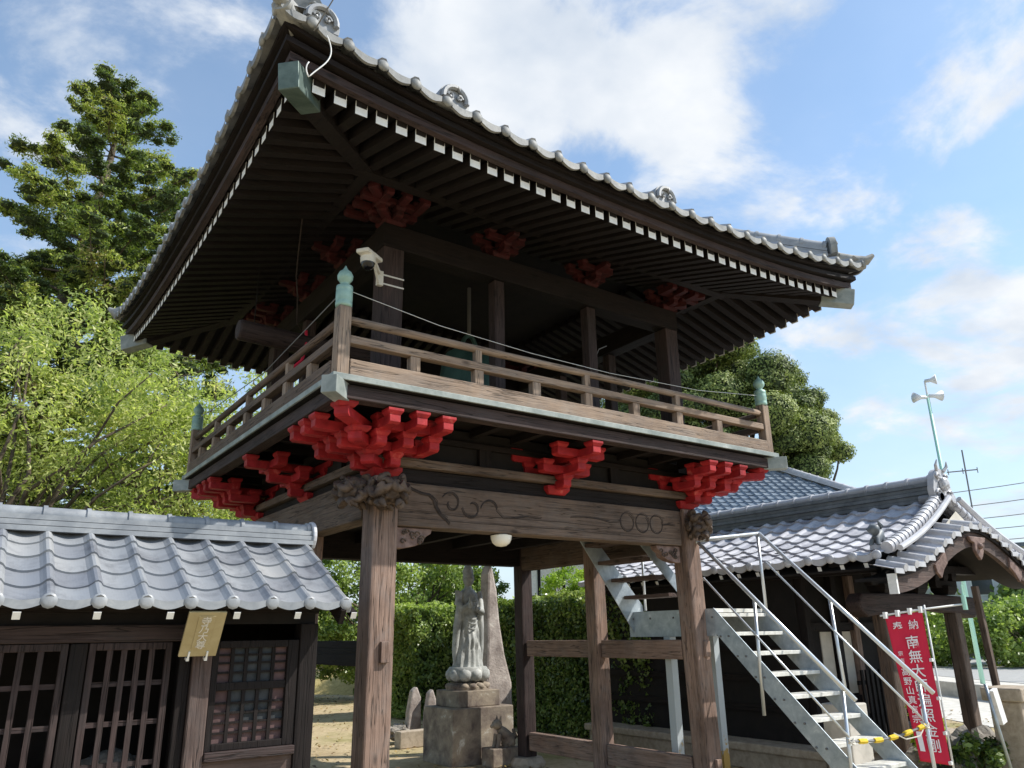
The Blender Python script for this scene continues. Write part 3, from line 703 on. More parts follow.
# swirl crests standing near the front and left eaves
def crest(x, y, z, ax):
    mb = MB(); u_ = Vector((1, 0, 0)) if ax == 'x' else Vector((0, 1, 0)); o_ = Vector((0, -1, 0)) if ax == 'x' else Vector((-1, 0, 0)); c_ = Vector((x, y, z))
    mb.prism([c_+u_*(.17*math.cos(t))+Vector((0, 0, .02+.19*math.sin(t))) for t in np.linspace(-.3, math.pi+.3, 14)], -o_*.2)
    mb.tube([c_+o_*.02+u_*(.13*math.cos(t))+Vector((0, 0, .03+.14*math.sin(t))) for t in np.linspace(-.1, math.pi+.1, 12)], .028, 6)
    for e in (-1, 1): mb.tube([c_+o_*.02+u_*e*(.05+.035*math.cos(t)*(1-t/8))+Vector((0, 0, .06+.04*math.sin(t)*(1-t/8))) for t in np.linspace(0, 6, 10)], .014, 5)
    smooth_angle(P('eave_crest', mb, 'tilep'), 45)
crest(-.36, -2.07, 6.53+lx(-.36), 'x'); crest(2.52, -2.07, 6.53, 'x'); crest(-1.72, -2.07, 6.55+lx(-1.72), 'x')

# things hanging on the gate
bell = thing('temple_bell', 'large dark green bronze bell hanging in the open upper storey', 'bell', (2.3, 1.9, 4.7))
smooth_angle(link('bell_body', MB().lathe([(.47, 0), (.50, .03), (.50, .10), (.47, .13), (.45, .4), (.44, .75), (.42, .95), (.36, 1.1), (.22, 1.19), (.02, 1.22)], (2.3, 1.9, 4.7), 40), 'bronze', bell), 30)
link('relief_band', MB().lathe([(.475, .33), (.482, .36), (.475, .39)], (2.3, 1.9, 4.7), 40), 'bronze', bell)
link('crown_loop', MB().tube([(2.3+.12*math.cos(t), 1.9, 5.92+.2*math.sin(t)) for t in np.linspace(0, math.pi, 10)], .035, 8), 'bronze', bell)
link('hanger', MB().tube([(2.3, 1.9, 6.1), (2.3, 1.9, 6.93)], .03, 8), 'wire', bell)
st = thing('bell_striker', 'horizontal wooden log striker slung on ropes from the upper storey left opening', 'bell striker', (-.1, 1.9, 5.45))
link('log', MB().tube([(-1.15, 1.9, 5.47), (-1.12, 1.9, 5.47), (1.1, 1.9, 5.40)], [.12, .135, .13], 16), 'midx', st, bev=.01)
for x in (-.95, .35): link('sling', MB().tube([(x, 1.9, 5.56), (x, 1.9, 6.9)], .006, 6), 'black', st)
link('red_cord', MB().tube([(-.28, 1.85, 5.62), (-.3, 1.76, 5.35), (-.36, 1.7, 5.15), (-.5, 1.72, 5.0)], .02, 6), 'redcloth', st)
cm = thing('security_camera', 'white dome security camera bracketed to the left upper post', 'security camera', (-.13, -.13, 5.6))
link('bracket', MB().box(-.21, -.135, -.16, -.11, 5.52, 5.70).beam((-.2, -.16, 5.66), (-.42, -.42, 5.72), .05, .045).beam((-.2, -.16, 5.54), (-.33, -.31, 5.68), .025, .025), 'plasticw', cm, bev=.006)
link('hood', MB().beam((-.28, -.28, 5.73), (-.56, -.5, 5.70), .15, .05), 'plasticw', cm, bev=.015)
smooth_angle(link('housing', MB().lathe([(.03, .08), (.075, .07), (.085, .03), (.08, -.03)], (-.45, -.42, 5.63), 24), 'plasticw', cm), 50)
smooth_angle(link('dome', MB().lathe([(.075, 0), (.07, -.03), (.05, -.06), (.02, -.075)], (-.45, -.42, 5.60), 24), 'glassd', cm), 60)
for z in (5.55, 5.66): link('strap', MB().box(-.134, .134, -.137, -.131, z, z+.018), 'wirew', cm)
lp = thing('ceiling_lamp', 'round opal globe lamp under the middle of the carved front beam', 'lamp', (1.55, 0, 2.85))
smooth_angle(link('globe', MB().lathe([(.125, 0), (.12, -.04), (.1, -.085), (.06, -.115), (.01, -.125)], (1.55, 0, 2.835), 24), 'opal', lp), 60)
link('lamp_base', MB().lathe([(.08, 0), (.08, .013)], (1.55, 0, 2.835), 20), 'white', lp)
def wire(pts, label, r=.008, m='wire', grp=None, name='cable', cat='cable'):
    return tag(link(name, MB().tube(pts, r, 5), m, smooth=True), label, cat, grp)
wire([(-.9, -.89, 5.0), (.2, -.87, 4.86), (1.4, -.87, 4.79), (2.6, -.87, 4.77), (4.2, -.87, 4.82), (5.49, -.89, 4.95)], 'thin wire strung above the front balcony railing between the finials', .0035, 'wirew')
wire([(-.9, -.88, 4.98), (-.88, 1.5, 4.83), (-.89, 4.69, 4.98)], 'thin wire strung above the left balcony railing between the finials', .006, 'wire')
wire([(-1.72+.09*math.sin(t*2.2+.4)-.02*t, -2.13-.01*t, 6.72-.50*t/1.6 if t < 1.6 else 6.22+.22*(t-1.6)-.02) for t in np.linspace(0, 2.3, 26)], 'pale looped wire dangling from the near roof corner', .006, 'wirew')
wire([(-1.80, -2.12, 6.72), (-1.70, -2.3, 7.0), (-1.55, -2.5, 7.9), (-1.2, -2.9, 9.5)], 'thin overhead wire rising into the sky from the near roof corner', .006)
wire([(-.9, .5, 6.5), (-.75, 1.0, 6.25), (-.72, 1.1, 6.0), (-.6, 1.35, 5.85), (-.5, 1.6, 5.6), (-.36, 1.7, 5.5)], 'frayed grey cable hanging under the left eave towards the log striker', .009, 'vine')
wire([(3.12, .02, 4.5), (3.17, .02, 4.9), (3.15, .02, 5.15), (3.17, .02, 5.35), (3.25, .02, 5.5), (3.4, .02, 5.58)], 'grey cable curving up beside the third upper post', .008, 'wire')

# ------------------------------------------------------------------ small left shrine hall
S = thing('small_shrine_hall', 'low wooden hall with lattice doors and silver grey tiled roof left of the gate', 'shrine hall', (-3.2, 0, G))
def Q(name, mb, m, **k): return link(name, mb, m, S, **k)
xl, xr = -6.27, -.87
sl = Vector((0, 1.05, .58)).normalized(); nn = Vector((0, -sl.z, sl.y)); slen = math.hypot(1.05, .58)
nt_ = 18
mb = kawara((xr-nt_*.30, -1.33, 2.0), (1, 0, 0), sl, nn, nt_, .30, 5, slen/5+.004, amp=.036, roll=.27, step=.017, S=16, dip=.026)
Q('tile_roof', mb, 'tile')
smooth_angle(Q('eave_tiles', eave_caps((xr-nt_*.30, -1.33, 2.0), (1, 0, 0), sl, nn, nt_, .30, None, rad=.052, roll=.27, lip=.028, proud=.01, flat=.22), 'tilep'), 50)
sl2 = Vector((0, -1.05, .58)).normalized(); nn2 = Vector((0, sl.z, sl.y))
Q('rear_tile_roof', kawara((xr, .83, 2.0), (-1, 0, 0), sl2, nn2, nt_, .30, 5, slen/5+.004, amp=.045, roll=.27, step=.034, S=6), 'tile')
# verge tiles, roof board, ridge
for e, s_ in ((-1, sl), (1, sl2)):
    y0 = -1.33 if e < 0 else .83
    a = Vector((xr+.0, y0, 1.985)); b_ = a+s_*slen
    Q('verge_tile', MB().beam(a+Vector((-.01, 0, -.02)), b_+Vector((-.01, 0, -.02)), .05, .07), 'tilep', bev=.01)
    Q('bargeboard', MB().beam(a+Vector((-.06, 0, -.085)), b_+Vector((-.06, 0, -.085)), .04, .12), 'darky')
    Q('roof_board', MB().beam(Vector((-3.58, y0, 1.957))+s_*.03, Vector((-3.58, y0, 1.957))+s_*slen, 5.2, .018), 'nearblack')
RM = MB()
for i, (wd, z) in enumerate(((.26, 2.575), (.235, 2.620), (.21, 2.665))): RM.box(xl, xr+.02, -.25-wd/2, -.25+wd/2, z, z+.039)
RM.tube([(xl, -.25, 2.715), (xr+.03, -.25, 2.715)], .062, 14)
x = xr+.01
while x > xl: RM.tube([(x-.03, -.25, 2.717), (x, -.25, 2.717)], .074, 14); x -= .31
smooth_angle(Q('ridge', RM, 'tilep'), 35)
Q('ridge_end_tile', MB().prism([(xr+.02, -.25+.135*math.cos(t), 2.66+.145*math.sin(t)) for t in np.linspace(-.9, math.pi+.9, 18)], (.035, 0, 0)), 'tilep2', bev=.008)
for x in [-6.0+k*.47 for k in range(12)]:
    Q('rafter', MB().beam((x, -1.32, 1.918), (x, -.3, 2.478), .045, .05), 'darky')
    Q('rafter_end', MB().beam((x, -1.326, 1.914), (x, -1.3215, 1.9165), .047, .052), 'white')
yw = -.95
Q('lintel', MB().box(xl+.1, -1.96, yw-.03, yw+.07, 1.74, 1.86), 'midx', bev=.008)
Q('upper_wall', MB().box(xl+.1, -1.0, yw+.02, yw+.05, 1.86, 2.16), 'nearblack')
Q('wall_plate', MB().box(xl+.1, -.98, yw-.01, yw+.09, 1.94, 2.04), 'darkx')
for x0, x1, mm, yy in ((-2.80, -2.69, 'darkz', -.03), (-2.06, -1.975, 'darkz', -.01), (-1.97, -1.83, 'warmz', -.05), (-1.14, -.99, 'darkz', -.04), (-3.62, -3.5, 'darkz', -.03), (-4.5, -4.35, 'darkz', -.03), (-6.2, -6.05, 'darkz', -.03)):
    Q('post', MB().box(x0, x1, yw+yy, yw+.10, G, 1.86 if x1 > -1.9 and x0 > -1.9 else (1.735 if x0 < -2 else 1.93)), mm, bev=.008)
def lattice_door(x0, x1):
    f = MB(); z0, z1 = .0, 1.735; y0, y1 = yw-.02, yw+.025
    f.box(x0, x0+.045, y0, y1, z0, z1).box(x1-.045, x1, y0, y1, z0, z1).box(x0+.046, x1-.046, y0, y1, z1-.05, z1).box(x0+.046, x1-.046, y0, y1, z0, z0+.12)
    d = Q('lattice_door', f, 'midz', bev=.005)
    bars = MB(); w_ = (x1-x0-.09)/5
    for k in range(1, 5): x = x0+.045+k*w_; bars.box(x-.019, x+.019, y0+.008, y0+.022, z0+.12, z1-.05)
    link('lattice_bars', bars, 'midz', d)
    hb = MB()
    for z in (.67, .92, 1.19, 1.455): hb.box(x0+.046, x1-.046, y0+.0225, y0+.037, z-.017, z+.017)
    for z in (.15, .41): hb.box(x0+.046, x1-.046, y0+.0225, y0+.037, z-.017, z+.017)
    link('lattice_crossbars', hb, 'midx', d)
lattice_door(-2.68, -2.12); lattice_door(-3.49, -2.81); lattice_door(-4.34, -3.63)
# window
wf = MB().box(-1.825, -1.775, yw-.03, yw+.03, .95, 1.735).box(-1.235, -1.145, yw-.03, yw+.03, .95, 1.735).box(-1.774, -1.236, yw-.03, yw+.03, 1.68, 1.735)
wf.box(-1.774, -1.236, yw-.03, yw+.03, .95, 1.0).box(-1.774, -1.236, yw-.02, yw+.02, 1.37, 1.43)
win = Q('lattice_window', wf, 'darkz', bev=.005)
gb = MB()
for k in range(1, 5): x = -1.774+k*.1076; gb.box(x-.013, x+.013, yw-.012, yw+.006, 1.0, 1.68)
for z in (1.07, 1.14, 1.21, 1.28, 1.50, 1.57, 1.63): gb.box(-1.774, -1.236, yw-.008, yw+.003, z-.008, z+.008)
link('window_bars', gb, 'darkz', win)
for m_, sel in (('pink', 0), ('greypane', 1)):
    pn = MB(); zs = [1.0, 1.07, 1.14, 1.21, 1.28, 1.37]; zu = [1.43, 1.50, 1.57, 1.63, 1.68]
    for i in range(5):
        for a, b_ in list(zip(zs, zs[1:]))+list(zip(zu, zu[1:])):
            pk = (a < 1.13) or i in (0,) or (i == 4 and a > 1.2) or (a < 1.2 and i == 1)  # pane colour by cell: pinkish in low and edge cells, grey elsewhere
            if (0 if pk else 1) == sel: x = -1.774+i*.1076; pn.box(x, x+.1076, yw+.010, yw+.014, a, b_)
    link('window_panes', pn, m_, win)
Q('window_sill', MB().box(-1.826, -1.142, yw-.07, yw+.04, .885, .948), 'midx', bev=.006)
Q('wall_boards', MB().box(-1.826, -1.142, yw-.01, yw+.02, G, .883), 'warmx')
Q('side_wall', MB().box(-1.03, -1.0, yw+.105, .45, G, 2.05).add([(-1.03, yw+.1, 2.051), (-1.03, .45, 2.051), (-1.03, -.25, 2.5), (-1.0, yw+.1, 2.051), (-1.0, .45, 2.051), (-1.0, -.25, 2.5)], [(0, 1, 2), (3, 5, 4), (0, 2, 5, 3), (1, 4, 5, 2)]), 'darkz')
Q('rear_wall', MB().box(xl+.1, -1.035, .42, .45, G, 2.05), 'nearblack'); Q('far_side_wall', MB().box(xl+.1, xl+.13, yw+.1, .41, G, 2.05), 'nearblack')
Q('inner_floor', MB().box(xl+.14, -1.04, yw+.11, .41, G+.05, G+.1), 'nearblack')
Q('inner_ceiling', MB().box(xl+.14, -1.04, yw+.11, .41, 1.98, 2.0), 'nearblack')
sg = thing('name_plaque', 'tilted brass-coloured plaque with white characters under the eave of the small hall', 'plaque', (-1.95, -1.15, 1.65))
a0 = Vector((-2.11, -1.1, 1.64)); ux = Vector((1, 0, 0)); uz = Vector((0, -.2, .31)).normalized(); uy = uz.cross(ux)
ux = Vector((1, 0, 0)); ln_ = .37
def plq(x0, x1, z0, z1, t0, t1): return MB().add([a0+ux*x+uz*z+ux.cross(uz)*t*1.0 for t in (t0, t1) for x, z in ((x0, z0), (x1, z0), (x1, z1), (x0, z1))], [(0, 1, 2, 3), (7, 6, 5, 4), (0, 4, 5, 1), (1, 5, 6, 2), (2, 6, 7, 3), (3, 7, 4, 0)])
link('board', plq(0, .27, 0, ln_, 0, .022), 'plaque', sg, bev=.005)
link('inner_panel', plq(.075, .195, .07, ln_-.03, .0225, .027), 'plaque', sg, bev=.003)
nrm = ux.cross(uz).normalized()
for i, ch in enumerate('寺乃大尊'):
    c_ = a0+ux*.135+uz*(ln_-.075-i*.066)+nrm*.029
    text_mesh(ch, .074, frame(c_, ux, uz, nrm), .001, 'ropew', 'plaque_character', sg)
for x in (.07, .20): link('hook', MB().beam(a0+ux*x+uz*.045+nrm*.028, a0+ux*x-uz*.02+nrm*.03, .012, .01).beam(a0+ux*x-uz*.02+nrm*.03, a0+ux*x-uz*.035+nrm*-.015, .02, .02), 'white', sg)
rk = MB().ico((-2.35, -.35, .72), .28, 3, (1, .7, .85), .3, 1.5, 4).ico((-2.5, -.4, .4), .34, 3, (1, .8, 1.1), .3, 1.5, 5)
tag(link('shrine_stone', rk, 'rock', smooth=True), 'rounded grey stone behind the lattice door of the small hall', 'stone')

# ------------------------------------------------------------------ steel staircase
ST = thing('steel_staircase', 'galvanised steel staircase with tube handrails climbing beside the right gate post', 'staircase', (5.3, -1.2, G))
def ss(name, mb, m, **k): return link(name, mb, m, ST, **k)
x0, x1 = 4.78, 5.80; rise, going = .242, .245
def strg(x, t):
    # stringer parallelogram in yz: top edge passes tread tips
    ytop, zt_ = -.30, 2.02; yb, zb = -.30-2.30*going/rise, 2.02-2.30
    return MB().prism([(x, ytop+.02, zt_+.02), (x, yb-.02, zb+.02), (x, yb+.02, G), (x, yb+.30, G), (x, ytop+.02, zt_-.30)], (t, 0, 0))
ss('stringer', strg(x0-.012, .012), 'galv', bev=.002); ss('stringer', strg(x1, .012), 'galv', bev=.002)
for k in range(9):
    z = 1.97-k*rise; y = -.33-k*going
    if z < G+.1: continue
    ss('tread', MB().box(x0+.002, x1-.002, y-.0, y+.26, z-.045, z), 'tread', bev=.004)
ss('landing', MB().box(x0, x1, -.28, 1.34, 1.98, 2.03), 'tread', bev=.004)
ss('landing_frame', MB().box(x0-.012, x0, -.28, 1.34, 1.68, 2.03), 'galv'); ss('landing_frame', MB().box(x1, x1+.012, -.28, 1.34, 1.68, 2.03), 'galv')
ss('landing_frame', MB().box(x0, x1, 1.341, 1.353, 1.68, 2.03), 'galv')
sup = noisy('rust_footed_steel', (.40, .45, .48), (.52, .57, .6), 5, .45, .3)
n, l, b = nodes(sup); t = n.new('ShaderNodeTexCoord'); sp_ = n.new('ShaderNodeSeparateXYZ'); l.new(t.outputs['Object'], sp_.inputs[0])
nf = noi(n, l, t.outputs['Object'], 5, 4); ad = n.new('ShaderNodeMath'); ad.operation = 'ADD'; l.new(sp_.outputs[2], ad.inputs[0]); l.new(nf, ad.inputs[1])
l.new(mixc(n, l, ramp(n, l, ad.outputs[0], ((.95, (1, 1, 1)), (1.0, (0, 0, 0)))), (.48, .53, .56), (.46, .30, .09)), b.inputs['Base Color'])
for x, y in ((x0+.06, .62), (x1-.06, .62)): ss('support_column', MB().box(x-.06, x+.06, y-.06, y+.06, G, 1.678), sup, bev=.004)
# upper flight towards the gate interior
ss('upper_stringer', MB().prism([(4.98, .33, 2.04), (4.98, .33, 2.30), (3.55, .33, 3.60), (3.35, .33, 3.60), (4.9, .33, 2.14)], (0, .012, 0)), 'galv')
ss('upper_stringer', MB().prism([(4.80, 1.25, 1.70), (4.98, 1.25, 2.04), (4.98, 1.25, 2.12), (3.65, 1.25, 3.55), (3.40, 1.25, 3.55), (4.2, 1.25, 2.50)], (0, .012, 0)), 'galv')
for k in range(6):
    z = 2.26+k*.24; x = 4.62-k*.24; ss('upper_tread', MB().box(x-.02, x+.25, .345, 1.245, z-.05, z), 'warmy', bev=.003)
for (p, q_) in (((4.95, .36, 2.05), (4.95, .36, 3.05)), ((4.3, .36, 2.7), (4.3, .36, 3.25)), ((5.0, 1.22, 2.05), (5.0, 1.22, 3.05))): ss('baluster', MB().tube([p, q_], .02, 8), 'galvplain', smooth=True)
for yy_, zz_ in ((-2.35, G), (.62, G)):
    for xx_ in ((x0, x1) if yy_ < 0 else (x0+.06, x1-.06)): ss('base_plate', MB().box(xx_-.10, xx_+.10, yy_-.10, yy_+.10, G-.01, G+.025), 'galv', bev=.003)
for k in range(9):
    z = 1.92-k*rise; y = -.20-k*going
    for dy_ in (-.05, .08): ss('bolt', MB().tube([(x0-.026, y+dy_, z), (x0-.010, y+dy_, z)], .014, 6), 'wire')
for yy_ in (0, .45, .9, 1.25): ss('bolt', MB().tube([(x0-.026, yy_, 1.93), (x0-.010, yy_, 1.93)], .014, 6), 'wire')
def tb(name, pts, r): ss(name, MB().tube(pts, r, 10), 'galvplain', smooth=True)
tb('handrail', [(4.72, -.17, 2.90), (4.72, -2.19, 1.00)], .026)
tb('handrail', [(5.8, -.36, 3.07), (5.8, -2.49, 1.03)], .026)
tb('handrail', [(4.72, -.17, 2.90), (4.74, .0, 2.95), (5.8, -.36, 3.07)], .022)
tb('handrail', [(5.8, -.36, 3.07), (5.8, 1.3, 3.07)], .022)
tb('middle_rail', [(4.72, -.2, 2.43), (4.72, -2.05, .62)], .013)
tb('middle_rail', [(5.8, -.42, 2.66), (5.8, -2.32, .74)], .013)
for p, q_ in (((4.75, -.97, 2.13), (4.75, -.93, .76)), ((4.75, -2.03, 1.12), (4.75, -1.98, G+.02)), ((5.80, -.33, 3.04), (5.80, -.34, 1.98)), ((5.82, -1.33, 2.12), (5.82, -1.38, .8)), ((5.82, -2.33, 1.15), (5.82, -2.35, G+.02))):
    tb('rail_post', [p, q_], .021)
rp = thing('safety_rope', 'yellow and black beaded rope tied across the foot of the staircase', 'rope', (5.3, -2.2, .5))
pa, pb = Vector((4.77, -2.03, .57)), Vector((5.80, -2.33, .68)); pts = [pa.lerp(pb, t)-Vector((0, 0, .05*math.sin(math.pi*t))) for t in np.linspace(0, 1, 21)]
link('cord', MB().tube(pts, .014, 6), 'wire', rp)
for i in range(2, 19, 4): link('bead', MB().tube([pts[i], pts[i+1], pts[i+2]], [.026, .03, .026], 8), 'yellow', rp)
for c_, s_ in ((pa, 1), (pb, 2)):
    link('knot', MB().tube([c_+Vector((.035*math.cos(t), .035*math.sin(t), .015*math.sin(t*2.3)-.03+t*.004)) for t in np.linspace(0, 16, 40)], .010, 5), 'ropew', rp)
link('rope_tail', MB().tube([pb, pb+Vector((-.15, .0, -.1)), pb+Vector((-.35, .05, -.12)), pb+Vector((-.5, .1, -.05))], .007, 5), 'ropew', rp)

# ------------------------------------------------------------------ right porch building
B = thing('porch_gate_building', 'pale tiled wooden hall with a curved karahafu gable front right of the gate', 'temple hall', (9.05, 1, G))
def K_(name, mb, m, **k): return link(name, mb, m, B, **k)
xc = 9.05; xe = 6.83; ye0, ye1 = -1.45, 4.93; ze = 2.70; zr = 3.70
dL = Vector((xc-xe, 0, zr-ze)); lenL = dL.length; dL.normalize(); nL = Vector((-dL.z, 0, dL.x))
def sag(s_, t): return -.09*math.sin(math.pi*min(1, t/lenL))
nT = 18
K_('tile_roof', kawara((xe, ye1+.0, ze), (0, -1, 0), dL, nL, nT, .36, 8, lenL/8+.004, None, sag, amp=.032, roll=.42, step=.034, S=10, dip=.014), 'tile2')
smooth_angle(K_('eave_tiles', eave_caps((xe, ye1, ze), (0, -1, 0), dL, nL, nT, .36, None, rad=.07, roll=.30, lip=.06, proud=.015), 'tilep2'), 50)
dR = Vector((-(xc-xe), 0, zr-ze)).normalized(); nR = Vector((dL.z, 0, dL.x))
K_('tile_roof', kawara((2*xc-xe, ye1-nT*.36, ze), (0, 1, 0), dR, nR, nT, .36, 8, lenL/8+.004, None, sag, amp=.04, S=8), 'tile2')
K_('roof_board', MB().beam((xe+.05, (ye0+ye1)/2-.1, ze-.17), (xc, (ye0+ye1)/2-.1, zr-.22), 6.1, .03), 'nearblack')
K_('roof_board', MB().beam((2*xc-xe-.05, (ye0+ye1)/2-.1, ze-.17), (xc, (ye0+ye1)/2-.1, zr-.22), 6.1, .03), 'nearblack')
RM = MB()
for i in range(5): wd = .34 if i % 2 == 0 else .30; RM.box(xc-wd/2, xc+wd/2, ye0+.05, ye1, zr-.06+i*.062, zr-.06+i*.062+.056)
smooth_angle(K_('ridge', RM, 'tilepd'), 35)
RM = MB().tube([(xc, ye0+.02, zr+.29), (xc, ye1, zr+.29)], .085, 14); y = ye0+.1
while y < ye1: RM.tube([(xc, y, zr+.292), (xc, y+.045, zr+.292)], .10, 14); y += .36
smooth_angle(K_('ridge_cap', RM, 'tilep2'), 35)
# onigawara
mb = MB().prism([(xc+.26*math.cos(t)*(1.1 if t < .2 or t > 2.9 else 1), ye0-.04, zr+.12+.34*math.sin(t)) for t in np.linspace(-.7, math.pi+.7, 20)], (0, .1, 0))
mb.ico((xc, ye0-.08, zr+.2), .11, 3, (1, .6, 1), .3, 3, 2)
for e in (-1, 1):
    for j, (cx, cz, r_) in enumerate(((.17, .05, .07), (.24, -.08, .07), (.12, .32, .05))):
        mb.tube([(xc+e*(cx+r_*math.cos(t)*(1-t/9)), ye0-.06, zr+cz+r_*math.sin(t)*(1-t/9)) for t in np.linspace(0, 6.5, 12)], .022, 6)
    mb.tube([(xc+e*.1, ye0-.05, zr+.42), (xc+e*.17, ye0-.08, zr+.5), (xc+e*.15, ye0-.1, zr+.58)], [.03, .025, .008], 6)
for k in range(2): mb.tube([(xc-.18+.0, ye0-.1+.0, zr-.02-k*.0), (xc-.18, ye0+.25, zr-.02)], .07, 10)
mb.tube([(xc+.18, ye0-.1, zr-.02), (xc+.18, ye0+.25, zr-.02)], .07, 10)
smooth_angle(K_('ridge_end_ornament', mb, 'tilep2'), 50)
# descending verge ridges
for e in (-1, 1):
    pts = [Vector((xc+e*a, ye0+.02-.16*a/(xc-xe), zr+.07-(zr-ze)*a/(xc-xe)-.10*math.sin(math.pi*a/(xc-xe)))) for a in np.linspace(.15, xc-xe-.12, 9)]
    mb = MB().tube(pts, .085, 12)
    for i in range(len(pts)-1):
        for h in (0, .5): p = pts[i].lerp(pts[i+1], h); mb.tube([p, p+(pts[i+1]-pts[i]).normalized()*.03], .098, 12)
    smooth_angle(K_('descending_ridge', mb, 'tilep2'), 40)
    mb = MB().tube([p+Vector((0, -.19, -.02)) for p in pts], .045, 8); smooth_angle(K_('verge_roll', mb, 'tilep2'), 40)
# karahafu curve
kh = [(-2.42, 2.36), (-2.05, 2.41), (-1.6, 2.53), (-1.2, 2.70), (-.8, 2.89), (-.45, 3.02), (-.2, 3.08), (0, 3.10), (.2, 3.08), (.45, 3.02), (.8, 2.89), (1.2, 2.70), (1.6, 2.53), (2.05, 2.41), (2.42, 2.36)]
def khz(x): return float(np.interp(x, [a for a, _ in kh], [b for _, b in kh]))
xs_ = np.linspace(-2.42, 2.42, 41)
def smk(x): return sum(khz(x+d) for d in (-.18, -.09, 0, .09, .18))/5
def kboard(y, th, dz0, dz1, m, nm, bev=.006):
    poly = [(xc+x, y, smk(x)+dz1) for x in xs_]+[(xc+x, y, smk(x)+dz0) for x in xs_[::-1]]
    mb = MB(); n_ = len(xs_)
    for i in range(n_):
        x = xs_[i]; z = smk(x); mb.v += [(xc+x, y, z+dz0), (xc+x, y, z+dz1), (xc+x, y+th, z+dz1), (xc+x, y+th, z+dz0)]
    for i in range(n_-1):
        a = 4*i
        for j in range(4): mb.f.append((a+j, a+4+j, a+4+(j+1) % 4, a+(j+1) % 4))
    mb.f += [(0, 1, 2, 3), (4*n_-4, 4*n_-1, 4*n_-2, 4*n_-3)]
    return K_(nm, mb, m)
kboard(-1.80, .07, -.19, .07, 'warmx', 'curved_bargeboard'); kboard(-1.84, .05, .02, .085, 'darkx', 'curved_bargeboard_trim')
kboard(-1.725, .50, -.02, .02, 'nearblack', 'curved_soffit')
K_('bargeboard_end', MB().box(xc-2.46, xc-2.425, -1.84, -1.72, 2.17, 2.43), 'white')
K_('gable_wall', MB().add([(xc+a, -1.62, smk(a)+.16) for a in np.linspace(-.6, .6, 15)]+[(xc, -1.62, 3.46)], [tuple(range(16))]), 'plaster')
# short tile courses over the curved gable
mb = MB(); mb.uv = []; cp = MB(); nk = 17; edges = np.linspace(-2.5, 2.5, nk+1)
for i in range(nk):
    a, b_ = edges[i], edges[i+1]; S_ = 6
    for j in range(S_):
        u0, u1 = j/S_, (j+1)/S_
        vs = []
        for u in (u0, u1):
            x = a+(b_-a)*u; h = (.05*math.sin(math.pi*(u-.7)/.3) if u > .7 else -.012*math.sin(math.pi*u/.7))
            sx_ = (1-abs(x)/2.5)
            zb = smk(max(-2.42, min(2.42, x)))+.11
            vs += [(xc+x, -1.87, zb+h+.01), (xc+x, -1.5, zb+.10+h), (xc+x, -1.87, zb+h-.03)]
        q0 = len(mb.v); mb.v += vs; mb.f += [(q0, q0+3, q0+4, q0+1), (q0, q0+3, q0+5, q0+2)]; mb.uv += [[(i+.5, 3.5)]*4]*2
    x = a+(b_-a)*.85; cp.tube([(xc+x, -1.89, smk(max(-2.42, min(2.42, x)))+.125), (xc+x, -1.5, smk(max(-2.42, min(2.42, x)))+.22)], .055, 10)
    x = a+(b_-a)*.35; cp.box(xc+a, xc+a+(b_-a)*.7, -1.88, -1.86, smk(max(-2.42, min(2.42, x)))+.06, smk(max(-2.42, min(2.42, x)))+.13)
K_('gable_tiles', mb, 'tile2'); smooth_angle(K_('gable_round_tiles', cp, 'tilep2'), 40)
# gable pendant
mb = MB(); o_ = Vector((xc, -1.86, 3.0))
mb.prism([o_+Vector((x, 0, z)) for x, z in ((-.26, .04), (.26, .04), (.22, -.03), (.12, -.06), (.13, -.17), (.07, -.25), (0, -.31), (-.07, -.25), (-.13, -.17), (-.12, -.06), (-.22, -.03))], (0, .05, 0)); mb.ico((xc, -1.87, 2.90), .05, 2)
K_('gable_pendant', mb, 'carvel', bev=.012)
for e in (-1, 1): K_('side_pendant', MB().prism([(xc+e*a, -1.83, z) for a, z in ((1.0, 2.78), (1.35, 2.58), (1.32, 2.48), (1.22, 2.40), (1.12, 2.52), (.98, 2.62))], (0, .04, 0)), 'carvel', bev=.008)
# porch posts & beam
for x in (7.98, 10.12):
    K_('porch_post', MB().box(x-.105, x+.105, -.86, -.65, G, 1.98), 'beamz', bev=.03)
    K_('footing_stone', MB().lathe([(.26, 0), (.26, .06), (.19, .14)], (x, -.75, G-.005), 16), 'tan')
K_('rainbow_beam', MB().prism([(xc-1.75, -.87, 1.98), (xc-1.6, -.87, 1.90), (xc-1.2, -.87, 1.94), (xc, -.87, 2.02), (xc+1.2, -.87, 1.94), (xc+1.6, -.87, 1.88), (xc+1.78, -.87, 1.96), (xc+1.82, -.87, 2.1), (xc+1.7, -.87, 2.22), (xc, -.87, 2.26), (xc-1.7, -.87, 2.24), (xc-1.82, -.87, 2.1)], (0, .24, 0)), 'midx', bev=.04)
for x in (8.1, 9.05, 10.0):
    mb = MB(); masu(mb, (x, -.75, 2.25), .3, .14); arm(mb, (x, -.75, 2.36), (1, 0, 0), .35, .35, .12, .12)
    for e in (-1, 0, 1): masu(mb, (x+e*.27, -.75, 2.48), .16, .12)
    K_('bracket_cluster', mb, 'darkx', bev=.006)
K_('gable_beam', MB().box(xc-2.1, xc+2.1, -.85, -.65, 2.60, 2.72), 'darkx')
K_('gable_infill', MB().add([(xc-1.7, -.75, 2.72), (xc+1.7, -.75, 2.72), (xc+.4, -.75, 3.3), (xc-.4, -.75, 3.3)], [(0, 1, 2, 3)]), 'nearblack')
K_('wall_plate', MB().box(7.1, 7.22, -1.3, 4.9, 2.50, 2.62), 'darky')
